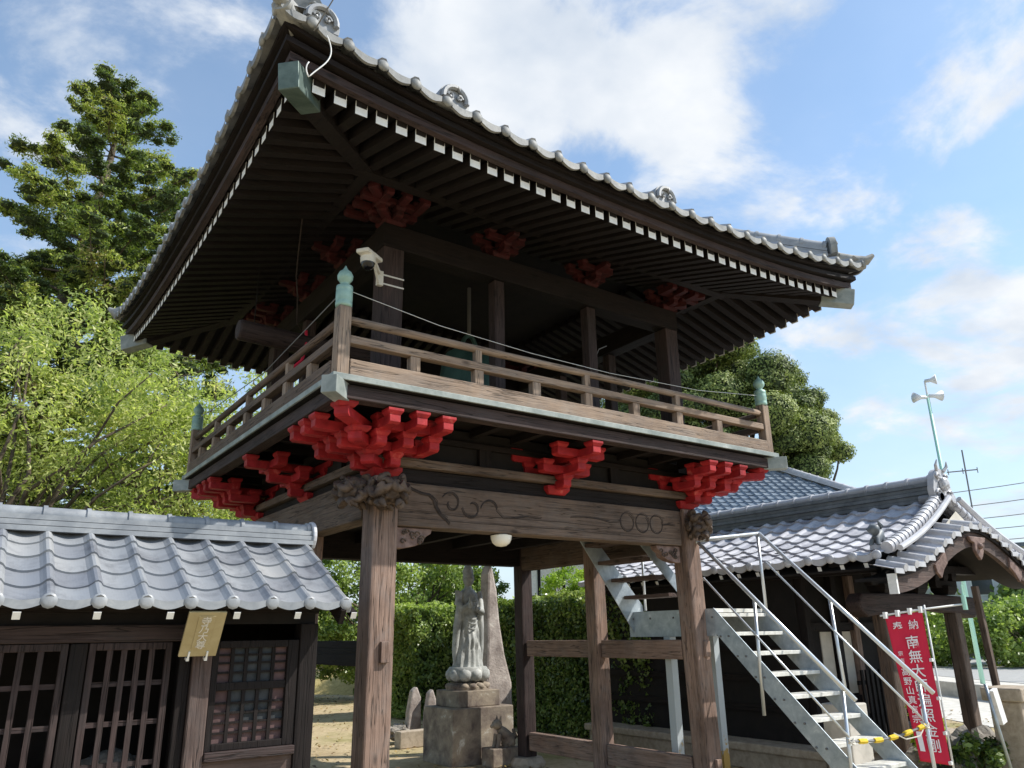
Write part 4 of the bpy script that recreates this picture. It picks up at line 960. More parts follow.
for k in range(17):
    y = -1.28+k*.37; K_('rafter', MB().beam((xe+.06, y, ze-.115), (8.4, y, ze-.115+.45*1.5), .06, .07), 'darkx'); K_('rafter_end', MB().beam((xe+.056, y, ze-.117), (xe+.0595, y, ze-.1155), .062, .072), 'white')
# body walls
K_('main_wall', MB().box(7.45, 7.5, .35, 4.9, .07, 2.95), 'nearblack')
K_('main_wall', MB().box(7.5, 10.6, .33, .38, .07, 2.9), 'nearblack'); K_('main_wall', MB().box(10.6, 10.65, .33, 4.9, .07, 2.9), 'nearblack')
for x in (7.55, 8.35, 8.88, 9.8, 10.55): K_('wall_post', MB().box(x-.07, x+.07, .22, .36, .07, 2.6), 'postz' if x == 8.88 else 'darkz', bev=.01)
for x0_, x1_ in ((7.95, 8.25), (8.45, 8.79)): K_('plaster_panel', MB().box(x0_, x1_, .31, .327, .75, 1.7), 'plaster')
K_('wall_rail', MB().box(7.5, 10.6, .25, .325, 1.72, 1.84), 'darkx'); K_('wall_rail', MB().box(7.5, 10.6, .27, .326, .62, .72), 'darkx')
for z in (.5, .95, 1.4): K_('side_rail', MB().box(7.40, 7.449, .4, 4.9, z, z+.1), 'darky')
K_('stone_base', MB().box(7.0, 10.9, -.15, 5.0, G, -.04), 'tan', bev=.02); K_('stone_coping', MB().box(6.93, 10.97, -.22, 5.07, -.037, .08), 'tan', bev=.02)
gd = thing('guardian_ornament', 'small dark clay lion figure standing on the eave corner of the right hall roof', 'roof ornament', (7.1, -1.12, 2.82)); n_before = set(bpy.data.objects)
mb = MB().lathe([(.13, 0), (.12, .06), (.09, .08)], (7.1, -1.12, 2.80), 14)
link('plinth', mb, 'tilep2', gd)
mb = MB().tube([(7.05, -1.12, 2.93), (7.12, -1.12, 3.0), (7.22, -1.10, 3.05)], [.07, .075, .06], 8).tube([(7.22, -1.1, 3.05), (7.27, -1.1, 3.15), (7.2, -1.1, 3.22)], [.03, .04, .01], 6)
mb.ico((7.0, -1.14, 3.08), .085, 2, (1, 1, 1), .5, 3, 1).tube([(7.03, -1.16, 2.95), (7.0, -1.18, 2.86)], .03, 6).tube([(7.03, -1.08, 2.95), (7.0, -1.06, 2.86)], .03, 6).tube([(7.2, -1.14, 3.0), (7.2, -1.15, 2.86)], .035, 6)
smooth_angle(link('lion_body', mb, 'tilepd', gd), 60)
for o in set(bpy.data.objects)-n_before: o.location.y -= .27; o.location.z += .0
# picket fence in front of the hall body
pf = thing('picket_fence', 'low dark wooden picket fence between hall post and staircase', 'fence', (8.9, 0, .2))
for k in range(13): x = 8.38+k*.13; link('picket', MB().box(x-.03, x+.03, -.06, -.03, .09, 1.12), 'darkz', pf)
for z in (.42, .9): link('fence_rail', MB().box(8.3, 10.0, -.029, .01, z, z+.06), 'darkx', pf)
tag(link('boundary_block', MB().box(6.75, 7.25, -.75, -.35, G, .75), 'concrete', bev=.02), 'pale concrete block behind the foot of the staircase', 'concrete block')

# ------------------------------------------------------------------ banner
bn = thing('red_banner', 'tall red banner with white characters hanging on poles before the right hall', 'banner', (6.5, -1.9, G))
yb = -1.9; 
tl = Vector((6.342, -1.745, 1.88)); tr = Vector((6.673, -2.065, 1.945)); bl = Vector((6.441, -1.841, .197)); br = Vector((6.690, -2.080, .150)); bnn = Vector((-.694, -.72, 0))
def bp(u, v): return tl.lerp(tr, u).lerp(bl.lerp(br, u), v)
mb = MB(); nu, nv = 14, 40
for j in range(nv+1):
    for i in range(nu+1):
        u, v = i/nu, j/nv; p = bp(u, v)-bnn*(.007*math.sin(u*7+v*5)+.012*noise.noise(Vector((u*2, v*4, 1)))*v); mb.v.append(tuple(p))
mb.f = [(j*(nu+1)+i, j*(nu+1)+i+1, (j+1)*(nu+1)+i+1, (j+1)*(nu+1)+i) for j in range(nv) for i in range(nu)]
cl = link('banner_cloth', mb, 'redcloth', bn, smooth=True); sm = cl.modifiers.new('s', 'SOLIDIFY'); sm.thickness = .004
def btext(ch, u, v, size, nm='banner_character', sq=1.0):
    c_ = bp(u, v); dx = (bp(u+.05, v)-c_).normalized(); dy = (bp(u, v-.02)-c_).normalized()
    off = .007*math.sin(u*7+v*5)+.012*noise.noise(Vector((u*2, v*4, 1)))*v
    text_mesh(ch, size, frame(c_-bnn*(off-.026), dx, dy, bnn), .001, 'ink', nm, bn, sq)
btext('奉', .26, .085, .125); btext('納', .68, .085, .125)
for i, ch in enumerate('南無大師遍照金剛'): btext(ch, .56, .205+i*.098, .165)
for i, ch in enumerate('宗吉'): btext(ch, .17, .27+i*.05, .06)
for i, ch in enumerate('高野山真言宗'): btext(ch, .19, .40+i*.064, .10)
wp = MB(); q_ = [bp(.08, .80), bp(.08, .93), bp(.24, .93), bp(.24, .80)]; wp.prism([p+bnn*.02 for p in q_], bnn*.003); link('white_label', wp, 'ink', bn)
link('side_pole', MB().tube([(6.70, -2.09, 2.02), (6.71, -2.10, G)], .012, 8), 'wirew', bn, smooth=True)
link('crossbar', MB().tube([(6.30, -1.705, 1.895), (6.673, -2.065, 1.965), (7.05, -2.43, 2.02)], .012, 8), 'wirew', bn, smooth=True)
for u in (.02, .35, .68, .97): p = bp(u, -.005); link('loop', MB().box(p.x-.03, p.x+.03, p.y-.02, p.y+.02, p.z-.03, p.z+.05), 'white', bn, bev=.004)
for v in (.33, .58, .80, .985): p = bp(1.02, v); link('loop', MB().box(p.x-.03, p.x+.03, p.y-.02, p.y+.02, p.z-.02, p.z+.02), 'white', bn, bev=.004)
gp = thing('mint_flag_pole', 'mint green pole piece under the curved gable beside the crossbar', 'pole', (7.05, -2.43, 1.9))
link('pole_sleeve', MB().tube([(7.05, -2.43, 1.95), (7.05, -2.43, 2.13)], .03, 8).tube([(7.05, -2.43, 2.12), (7.05, -2.43, 2.26)], .012, 8), 'mint', gp)

# ------------------------------------------------------------------ right foreground
ln = thing('stone_post', 'tan stone lantern post with a carved dark opening at the right edge of the picture', 'stone lantern', (8.75, -2.0, G))
link('shaft', MB().box(8.74, 9.32, -2.12, -1.7, G, .74), 'tan', ln, bev=.02); link('cap_slab', MB().box(8.68, 9.38, -2.18, -1.64, .743, .92), 'tan', ln, bev=.02)
link('opening_shade_plate', MB().prism([(8.86+a, -2.124, .60+b_) for a, b_ in ((0, .02), (.06, .06), (.12, .04), (.18, .07), (.26, .04), (.34, .06), (.36, 0), (.28, -.05), (.2, -.03), (.12, -.06), (.05, -.04))], (0, .003, 0)), 'black', ln)  # flat black plate on the face stands in for shade inside the hole
link('recessed_panel', MB().box(8.84, 9.24, -2.123, -2.12, .0, .42), 'concrete', ln)
sp2 = thing('sign_pole', 'grey steel pole carrying a small white box beside the stone post', 'pole', (8.3, -2.0, G))
link('pole', MB().tube([(8.10, -2.0, 1.0), (8.42, -2.0, G)], .022, 8), 'galv', sp2, smooth=True); link('white_box', MB().beam((8.20, -2.04, .93), (8.31, -2.04, .50), .14, .06, (0, 1, 0)), 'white', sp2, bev=.005)
wp_ = thing('gate_brace_post', 'slender brown wooden post leaning under the right side of the curved gable', 'post', (9.7, -1.5, G))
link('timber', MB().beam((9.62, -1.42, 2.35), (9.75, -1.42, G), .09, .09), 'beamz', wp_, bev=.01)
k_ = 0
for (x, y, z, r_, lb) in ((8.1, -.9, -.08, .26, 'rounded grey rock left of the porch post foot'), (8.7, -1.2, .0, .34, 'large rough rock between the banner and the stone post'), (9.3, -1.2, .02, .32, 'brown rock under the slender brace post'), (9.0, -.6, .1, .33, 'pale flat-topped rock on top of the rock pile'), (8.2, -1.5, -.18, .2, 'small dark rock at the foot of the banner')):
    k_ += 1; tag(link('rock', MB().ico((x, y, z), r_, 3, (1.2, .9, .85), .45, 1.6, k_+3), 'rock'), lb, 'rock', 'rocks of the garden edge')
# road, kerb
rd = noisy('pale_asphalt_road', (.30, .30, .29), (.40, .39, .37), 6, .9)
def ribbon(name, c0, c1, wd, z, m, h=.0):
    a, b_ = Vector((*c0, z)), Vector((*c1, z)); d = (b_-a).normalized(); s_ = Vector((-d.y, d.x, 0))*wd/2
    o = link(name, MB().hexa([a-s_-Vector((0, 0, .1)), b_-s_-Vector((0, 0, .1)), b_+s_-Vector((0, 0, .1)), a+s_-Vector((0, 0, .1))], [a-s_, b_-s_, b_+s_, a+s_]), m); o['kind'] = 'structure'; return o
ribbon('road', (22, -22), (62, 40), 19, G+.03, rd)
ribbon('pavement', (15.5, -12), (38, 24), 15, G+.015, M['concrete'])
tag(link('kerb_wall', MB().beam((13.5, -8, -.12), (29, 16, -.12), .3, .5), 'concrete', bev=.02), 'low pale concrete kerb wall along the near side of the road', 'kerb wall')

# ------------------------------------------------------------------ statue group behind the gate
cx, cy = 4.13, 4.85
pd_ = thing('statue_pedestal', 'large dark-stained two-tier stone pedestal behind the gate', 'pedestal', (cx, cy, G))
link('lower_block', MB().box(cx-.60, cx+.62, cy-.5, cy+.5, G, .58), 'stain', pd_, bev=.015); link('upper_block', MB().box(cx-.42, cx+.42, cy-.38, cy+.38, .583, .84), 'stain', pd_, bev=.012)
stt = thing('kannon_statue', 'pale grey standing robed stone statue on a lotus base', 'statue', (cx, cy, .84))
mb = MB().lathe([(.40, 0), (.40, .05), (.33, .09), (.31, .12)], (cx, cy, .842), 32, (1, .85))
for k in range(14): t = 2*math.pi*k/14; mb.ico((cx+.33*math.cos(t), cy+.28*math.sin(t), .90), .085, 2, (1, 1, .7))
smooth_angle(link('lotus_base', mb, 'stain', stt), 50)
mb = MB().lathe([(.26, .0), (.34, .05), (.37, .14), (.37, .20), (.34, .24)], (cx, cy, .975), 32, (1, .85))
for k in range(10): t = 2*math.pi*(k+.5)/10; mb.ico((cx+.29*math.cos(t), cy+.25*math.sin(t), 1.09), .125, 2, (1, .9, .95))
smooth_angle(link('lotus_throne', mb, 'stone', stt), 50)
# robed body: stacked elliptical sections with folds
mb = MB(); nn_ = 64
sec = [(1.20, .31, .24), (1.28, .30, .23), (1.45, .27, .21), (1.7, .235, .19), (1.95, .215, .175), (2.1, .225, .18), (2.25, .235, .185), (2.36, .245, .18), (2.45, .225, .165), (2.51, .15, .12), (2.55, .075, .08), (2.64, .06, .07)]
Z = np.linspace(1.20, 2.62, 70)
for z in Z:
    a = float(np.interp(z, [s_[0] for s_ in sec], [s_[1] for s_ in sec])); b_ = float(np.interp(z, [s_[0] for s_ in sec], [s_[2] for s_ in sec]))
    for k in range(nn_):
        t = 2*math.pi*k/nn_; f_ = 0
        front = max(0, -math.sin(t))
        if z < 2.1: f_ += .016*math.sin(t*14+2*math.sin(z*3))*min(1, (2.15-z)*2)
        f_ += .022*front*math.sin((z*16+5*math.cos(t)**2*1.2))*(1 if 1.5 < z < 2.5 else .3)
        if abs(math.cos(t)) > .8 and z < 2.2: f_ += .04*(2.2-z)
        mb.v.append((cx+(a+f_)*math.cos(t), cy+(b_+f_)*math.sin(t), z))
for i in range(len(Z)-1):
    for k in range(nn_): mb.f.append((i*nn_+k, i*nn_+(k+1) % nn_, (i+1)*nn_+(k+1) % nn_, (i+1)*nn_+k))
mb.f += [tuple(range(nn_)), tuple((len(Z)-1)*nn_+k for k in range(nn_))]
# head, topknot crown, face
mb.ico((cx, cy-.02, 2.73), .125, 3, (.88, 1, 1.2)); mb.tube([(cx, cy-.135, 2.76), (cx, cy-.16, 2.725), (cx, cy-.14, 2.71)], [.012, .018, .012], 6)
mb.lathe([(.1, 0), (.11, .05), (.08, .12), (.05, .17), (.01, .2)], (cx, cy, 2.80), 16)
for e in (-1, 1):
    mb.ico((cx+e*.1, cy, 2.72), .028, 1, (.5, .8, 1.8))
    mb.ico((cx+e*.04, cy-.115, 2.765), .014, 1, (1.3, .5, .6))
mb.tube([(cx-.03, cy-.118, 2.685), (cx, cy-.126, 2.682), (cx+.03, cy-.118, 2.685)], .007, 5)
# arms with sleeves: one bent to chest holding vase, other lowered
mb.tube([(cx-.22, cy, 2.48), (cx-.29, cy-.05, 2.3), (cx-.26, cy-.17, 2.18), (cx-.1, cy-.24, 2.26)], [.08, .085, .075, .045], 12)
mb.tube([(cx+.22, cy, 2.48), (cx+.29, cy-.04, 2.3), (cx+.24, cy-.17, 2.14), (cx+.08, cy-.24, 2.18)], [.08, .085, .075, .045], 12)
for e, hx_, hz_ in ((-1, -.07, 2.27), (1, .05, 2.19)):
    mb.ico((cx+hx_, cy-.26, hz_), .04, 2, (1.2, .6, 1))
    for f_ in range(4): mb.tube([(cx+hx_-e*.02, cy-.275, hz_+.025-f_*.017), (cx+hx_-e*.05, cy-.285, hz_+.022-f_*.017), (cx+hx_-e*.065, cy-.27, hz_+.018-f_*.017)], .008, 5)
    mb.tube([(cx+hx_, cy-.27, hz_+.035), (cx+hx_-e*.025, cy-.285, hz_+.05)], .009, 5)
mb.lathe([(.03, 0), (.05, .04), (.045, .1), (.02, .15), (.03, .18)], (cx-.13, cy-.27, 2.2), 12)
for e in (-1, 1):   # hanging sleeves
    mb.tube([(cx+e*.27, cy-.07, 2.25), (cx+e*.30, cy-.03, 1.9), (cx+e*.33, cy, 1.5), (cx+e*.34, cy, 1.24)], [.07, .085, .07, .03], 12)
for z0_, w_ in ((2.1, .2), (2.02, .2), (1.93, .19), (2.42, .2), (2.35, .19)):
    mb.tube([(cx+w_*math.sin(t), cy-.19*math.cos(t)-.01, z0_-.09*math.cos(t*1.5)) for t in np.linspace(-1.1, 1.1, 13)], .014, 6)
mb.v = [(cx+(x-cx)*(.80 if z < 2.5 else .95), cy+(y-cy)*.88, z) for x, y, z in mb.v]
smooth_angle(link('statue_body', mb, 'stone', stt), 60)
slb = MB(); pr = [(4.62, .55), (5.28, .55), (5.25, .9), (5.10, 1.4), (4.99, 2.0), (4.93, 2.6), (4.84, 3.0), (4.78, 3.08), (4.72, 2.9), (4.70, 2.3), (4.70, 1.6), (4.68, 1.0)]
pr2 = [(x+.05, z*.985) for x, z in pr]; slb.prism([(x, 5.15, z-.85 if z < .6 else z) for x, z in pr2], (-.0, .28, 0))
tag(link('standing_stone', slb, 'slab', bev=.05), 'tall narrow natural stone slab standing right behind the robed statue', 'standing stone')
an = thing('small_animal_statue', 'small weathered sitting stone animal on a block before the pedestal', 'animal statue', (4.3, 4.05, G))
link('block', MB().box(4.02, 4.58, 3.9, 4.25, G, -.02), 'stain', an, bev=.015)
mb = MB().tube([(4.44, 4.05, -.02), (4.42, 4.05, .1), (4.32, 4.05, .2), (4.24, 4.05, .27)], [.10, .12, .09, .06], 12)
mb.ico((4.2, 4.05, .33), .085, 2, (1.1, .85, .95)).tube([(4.14, 4.05, .32), (4.08, 4.05, .30)], [.045, .025], 8)
for e in (-1, 1):
    mb.tube([(4.22, 4.05+e*.05, .18), (4.19, 4.05+e*.055, .05), (4.17, 4.05+e*.055, -.02)], [.045, .032, .035], 8)
    mb.tube([(4.45, 4.05+e*.07, .06), (4.36, 4.05+e*.09, .0)], [.06, .035], 8); mb.tube([(4.23, 4.05+e*.05, .38), (4.24, 4.05+e*.06, .46)], [.025, .006], 6)
mb.tube([(4.53, 4.05, .02), (4.58, 4.05, .12), (4.52, 4.05, .24)], [.04, .045, .02], 8)
smooth_angle(link('animal_body', mb, 'stain', an), 60)
# broken stones and curb at left of pedestal
for i, (x, y, h, w_, lb) in enumerate(((4.55, 7.55, 1.05, .16, 'taller broken grave-like stone left of the pedestal'), (4.82, 7.35, 1.0, .13, 'slim broken upright stone beside the pedestal'))):
    tag(link('broken_stone', MB().prism([(x-w_, y, G), (x+w_, y, G), (x+w_*.9, y, G+h*.8), (x+w_*.3, y, G+h), (x-w_*.4, y, G+h*.93), (x-w_*.9, y, G+h*.55)], (.03, .2, 0)), 'slab', bev=.03), lb, 'stone', 'broken stones beside the pedestal')
for i, (x, y) in enumerate(((4.1, 7.6), (4.3, 7.9), (4.35, 7.4))):
    pass
tag(link('rubble_heap', MB().ico((4.25, 7.65, -.1), .2, 3, (1.3, 1, .7), .6, 2.5, 2), 'rock'), 'small heap of rubble at the foot of the broken stones', 'rubble')
tag(link('stone_curb', MB().box(3.9, 5.5, 6.9, 7.15, G, .0), 'tan', bev=.015), 'low pale stone kerb left of the pedestal', 'kerb')

# ------------------------------------------------------------------ foliage
def leafmesh(name, pts, nrm, size, m, parent=None, aspect=2.0, jit=1.0, v=None, tri=False, loc=None):
    n_ = len(pts); pts = np.asarray(pts, float)
    off = np.array(parent['_w'] if parent is not None else (0, 0, 0), float)
    d = rng.normal(size=(n_, 3)); nr = np.asarray(nrm, float)+rng.normal(size=(n_, 3))*jit
    nr /= np.linalg.norm(nr, axis=1)[:, None]+1e-9
    a = np.cross(nr, d); a /= np.linalg.norm(a, axis=1)[:, None]+1e-9; b_ = np.cross(nr, a)
    sz = size*rng.uniform(.6, 1.3, n_)[:, None]; wdt = sz/aspect
    P_ = pts-off
    # a folded rhombus leaf
    v4 = np.stack([P_-a*sz/2, P_+b_*wdt/2+nr*wdt*.15, P_+a*sz/2, P_-b_*wdt/2+nr*wdt*.15], 1).reshape(-1, 3)
    me = bpy.data.meshes.new(name); me.vertices.add(4*n_); me.vertices.foreach_set('co', v4.ravel())
    me.loops.add(4*n_); me.loops.foreach_set('vertex_index', np.arange(4*n_)); me.polygons.add(n_)
    me.polygons.foreach_set('loop_start', np.arange(n_)*4); me.polygons.foreach_set('loop_total', np.full(n_, 4)); me.update(calc_edges=True)
    at = me.attributes.new('v', 'FLOAT', 'FACE'); vv = rng.uniform(0, 1, n_) if v is None else np.clip(np.asarray(v)+rng.normal(0, .12, n_), 0, 1)
    at.data.foreach_set('value', vv.astype(np.float32)); me.materials.append(M[m])
    o = bpy.data.objects.new(name, me); C.objects.link(o)
    if parent is not None: o.parent = parent
    return o
def cluster_pts(cs, rad, n_each, flat=1.0, shell=.0):
    cs = np.asarray(cs, float); rad = np.asarray(rad, float); k = len(cs)
    idx = np.repeat(np.arange(k), n_each); d = rng.normal(size=(len(idx), 3)); d /= np.linalg.norm(d, axis=1)[:, None]
    rr = rng.uniform(shell, 1, len(idx))**(.5); q_ = d*rr[:, None]*rad[idx][:, None]; q_[:, 2] *= flat
    return cs[idx]+q_, d, idx
def limb(mb, p0, p1, r0, r1, bend=.1, seed=0, n_=6):
    rr = random.Random(seed); p0, p1 = Vector(p0), Vector(p1); L_ = (p1-p0).length; pts = []; o1 = Vector([rr.uniform(-1, 1) for _ in range(3)])*bend*L_
    for i in range(n_+1): t = i/n_; pts.append(p0.lerp(p1, t)+o1*math.sin(math.pi*t)+Vector([rr.uniform(-1, 1)*.03*L_*(0 < i < n_) for _ in range(3)]))
    mb.tube(pts, [r0+(r1-r0)*i/n_ for i in range(n_+1)], 7); return pts

def conifer(base, H, spread, label, seed, n_lv=38):
    rr = random.Random(seed); t_ = thing('conifer_tree', label, 'tree', base)
    bx_, by_, bz_ = base; tr = MB(); limb(tr, base, (bx_+.3, by_, bz_+H), .42, .04, .01, seed, 10)
    cs, rd, va = [], [], []
    for i in range(n_lv):
        h = .12+.88*(i/n_lv)**.95; z = bz_+H*h
        prof = spread*(1.10*(1-h)**.72+.06)
        nb = 7 if h < .8 else 5; a0_ = rr.uniform(0, 6.28)
        for b_ in range(nb):
            if rr.random() < .1: continue
            az = a0_+b_*2*math.pi/nb+rr.uniform(-.3, .3); Lb = prof*rr.choice((.55, .8, 1.0, 1.18))*rr.uniform(.85, 1.1)
            tip = Vector((bx_+.3*h+Lb*math.cos(az), by_+Lb*math.sin(az), z+Lb*rr.uniform(.02, .24))); st_ = Vector((bx_+.3*h, by_, z-.12*Lb))
            limb(tr, st_, tip, .06*(1-h)+.02, .012, .05, rr.random()*1e6, 5)
            k = max(2, int(Lb/.36)); vb = rr.uniform(.1, .8)
            for j in range(k):
                u = (j+1)/k
                if u < .32: continue
                p = st_.lerp(tip, u); sw = .55*(1-abs(u-.75))*Lb/spread*1.6
                for q_ in range(3):
                    cs.append((p.x-math.sin(az)*rr.uniform(-sw, sw), p.y+math.cos(az)*rr.uniform(-sw, sw), p.z+rr.uniform(-.06, .14))); rd.append(rr.uniform(.20, .40)); va.append(vb+rr.uniform(-.15, .2))
    link('trunk', tr, 'bark', t_, smooth=True); core = MB()
    for i in range(0, len(cs), 2): core.ico(cs[i], rd[i]*.68, 1, (1, 1, .42), .3, 3, i)  # solid dark cores added inside the boughs to block the sky
    link('dark_core', core, 'dgreen', t_)
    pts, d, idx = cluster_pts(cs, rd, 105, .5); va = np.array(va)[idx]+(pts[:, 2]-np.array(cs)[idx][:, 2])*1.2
    leafmesh('crown', pts, d*.4+np.array([0, 0, .6]), .12, 'leafc', t_, 3.0, .7, va); return t_
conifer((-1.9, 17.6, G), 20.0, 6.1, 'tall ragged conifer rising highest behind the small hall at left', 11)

def broadleaf(name, base, crown_c, crown_r, label, seed, ncl, n_each, leaf, m, aspect=2.4, trunk_r=.18, cr=(.35, .7), droop=0, cat='tree', grp=None, gap=0):
    rr = random.Random(seed); t_ = thing(name, label, cat, base); 
    if grp: t_['group'] = grp
    tr = MB(); cs, rd, va = [], [], []
    fork = Vector(base).lerp(Vector(crown_c), .45); limb(tr, base, fork, trunk_r, trunk_r*.75, .04, seed)
    for k in range(ncl):
        while True:
            d = Vector([rr.uniform(-1, 1) for _ in range(3)])
            if .3 < d.length < 1: break
        d = d.normalized()*(d.length**.45)
        p = Vector(crown_c)+Vector((d.x*crown_r[0], d.y*crown_r[1], d.z*crown_r[2]))*rr.uniform(.8, 1.08)
        if gap and noise.noise(p*.55+Vector((seed, 0, 0))) < -gap: continue
        cs.append(tuple(p)); rd.append(rr.uniform(*cr)); va.append(rr.uniform(.05, .95))
        if k % 5 == 0: limb(tr, fork, p, trunk_r*.35, .012, .12, seed+k, 7)
    link('trunk', tr, 'bark', t_, smooth=True)
    pts, d, idx = cluster_pts(cs, rd, n_each, .7); pts[:, 2] -= droop*rng.uniform(0, 1, len(pts))**2*.4
    leafmesh('crown', pts, d*.6+np.array([0, 0, .5]), leaf, m, t_, aspect, .7, np.array(va)[idx]*.75+.12); return t_
broadleaf('broadleaf_tree', (-3.6, 10.8, G), (-3.0, 10.6, 5.4), (4.6, 2.6, 3.4), 'yellow-green broadleaf tree with airy foliage behind the small hall', 21, 440, 120, .125, 'leafy', 3.0, .2, (.3, .75), .8, gap=.16)
broadleaf('broadleaf_tree', (.6, 11.6, G), (.7, 11.0, 5.3), (3.0, 2.0, 3.3), 'lighter yellow-green tree filling the gap beneath the left roof corner', 22, 300, 120, .125, 'leafy', 3.0, .15, (.3, .7), .8, gap=.2)

def puffy(base, cc, cr_, label, seed, nclump, crad=(.7, 1.25)):
    rr = random.Random(seed); t_ = thing('rounded_evergreen_tree', label, 'tree', base); tr = MB(); cs, rd = [], []; core = MB()
    fork = Vector(base).lerp(Vector(cc), .6); limb(tr, base, fork, .5, .35, .04, seed)
    for k in range(nclump):
        th = rr.uniform(0, 2*math.pi); ph = rr.uniform(-.55, 1.0); c_ = math.sqrt(max(0, 1-ph*ph))
        q_ = rr.uniform(.62, 1.0)
        p = Vector(cc)+Vector((c_*math.cos(th)*cr_[0]*q_, c_*math.sin(th)*cr_[1]*q_, ph*cr_[2]*q_)); cs.append(p); rd.append(rr.uniform(*crad))
        limb(tr, fork, p, .12, .03, .12, seed+k, 7)
    link('trunk', tr, 'bark', t_, smooth=True)
    P_, N_, V_ = [], [], []
    for i, (c_, r_) in enumerate(zip(cs, rd)):
        core.ico(tuple(c_), r_*.80, 2, (1, 1, .72), .3, 2.5, seed+i)  # solid dark core added in each clump to block light
        n_ = int(2600*r_*r_); d = rng.normal(size=(n_, 3)); d /= np.linalg.norm(d, axis=1)[:, None]
        bump_ = np.array([1+.22*noise.noise(Vector(x)*3.2+Vector((i*5., seed, 0)))+.10*noise.noise(Vector(x)*8+Vector((i, 0, 0))) for x in d])
        q_ = d*(bump_*r_*rng.uniform(.82, 1.04, n_))[:, None]; q_[:, 2] *= .74
        P_.append(q_+np.array(c_)); N_.append(d); V_.append((bump_-.78)*1.9+rr.uniform(-.18, .18))
    link('dark_core', core, 'dgreen', t_)
    leafmesh('crown', np.concatenate(P_), np.concatenate(N_)*1.4+np.array([0, 0, .3]), .115, 'leafr', t_, 1.7, .45, np.concatenate(V_)); return t_
puffy((24.5, 14.5, G), (23.8, 15.0, 10.2), (4.8, 4.8, 4.6), 'great rounded olive-green evergreen rising behind the right side of the gate', 31, 80)
puffy((26.5, 12.2, G), (26.0, 12.5, 8.4), (2.6, 2.6, 3.2), 'lower round-topped evergreen at the right flank of the great evergreen', 33, 34, (.6, 1.0))
puffy((19.5, 20.0, G), (19.8, 20.2, 9.2), (3.2, 3.2, 4.0), 'evergreen partly hidden behind the gate right of its middle', 34, 26)

def hedge(name, x0, x1, y0, y1, z1, label, n_, leaf=.075, m='leafh', seed=1):
    t_ = thing(name, label, 'hedge', ((x0+x1)/2, (y0+y1)/2, G))
    link('dark_core_box', MB().box(x0+.14, x1-.14, y0+.14, y1-.14, G, z1-.14), 'dgreen', t_)  # solid dark box added inside so the hedge is not see-through
    # sample visible faces: x0 face, y0 face, top, x1, y1
    A = [(y1-y0)*(z1-G), (x1-x0)*(z1-G), (x1-x0)*(y1-y0), (y1-y0)*(z1-G)*.4, (x1-x0)*(z1-G)*.4]; A = np.array(A)/sum(A)
    pts = []; nr = []; k = rng.choice(5, n_, p=A); u, v_, e = rng.uniform(0, 1, n_), rng.uniform(0, 1, n_), rng.uniform(-.13, .06, n_)+(rng.uniform(0, 1, n_) > .97)*rng.uniform(0, .14, n_)
    X = x0+(x1-x0)*u; Y = y0+(y1-y0)*u; Zz = G+(z1-G)*v_; Y2 = y0+(y1-y0)*v_
    pts = np.where((k == 0)[:, None], np.stack([x0-e, Y, Zz], 1), np.where((k == 1)[:, None], np.stack([X, y0-e, Zz], 1), np.where((k == 2)[:, None], np.stack([X, Y2, z1+e], 1), np.where((k == 3)[:, None], np.stack([x1+e, Y, Zz], 1), np.stack([X, y1+e, Zz], 1)))))
    N_ = np.array([(-1, 0, .4), (0, -1, .4), (0, 0, 1), (1, 0, .4), (0, 1, .4)], float)[k]
    bumps = np.array([.16*noise.noise(Vector(p)*1.1)+.10*noise.noise(Vector(p)*3.6) for p in pts]); pts = pts+N_*bumps[:, None]
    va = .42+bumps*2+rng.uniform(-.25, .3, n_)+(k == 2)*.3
    leafmesh('leaves', pts, N_*.9, leaf, m, t_, 1.6, .75, va); return t_
hedge('clipped_hedge', 7.5, 8.9, 3.6, 10.9, 2.45, 'dark glossy clipped hedge behind the right side posts', 50000, .095)
hedge('clipped_hedge', 6.55, 10.2, 11.3, 13.2, 2.45, 'brighter green clipped hedge behind the robed statue', 30000, .105, 'leafb')
broadleaf('round_shrub', (10.3, 9.6, G), (10.4, 9.6, 3.0), (.75, .75, .5), 'bright cloud-pruned topiary shrub above the hedge', 41, 60, 120, .075, 'leafs', 1.8, .08, (.16, .28), cat='shrub')
broadleaf('round_shrub', (10.9, 8.7, G), (10.7, 8.6, 2.55), (.8, .8, .5), 'lower yellow-green topiary shrub right of the cloud-pruned one', 42, 60, 120, .075, 'leafs', 1.8, .08, (.16, .28), cat='shrub')
broadleaf('large_bush', (10.6, 19.0, G), (9.6, 18.4, 2.7), (4.4, 2.0, 3.0), 'large light green bush behind the statue', 43, 240, 190, .15, 'leafb', 1.8, .2, (.35, .7), cat='bush')
broadleaf('dark_bush', (5.2, 22, G), (4.8, 22, 3.0), (3.0, 2.0, 3.4), 'dark green bush seen between hall eave and left gate post', 44, 150, 150, .16, 'leafh', 2, .2, (.4, .8), cat='bush')
broadleaf('weeping_shrub', (6.3, 21, G), (6.3, 20.6, 1.3), (1.8, .8, .9), 'low drooping shrub beyond the sandy court', 45, 60, 110, .13, 'leafy', 2.4, .06, (.25, .45), 1.0, cat='shrub')
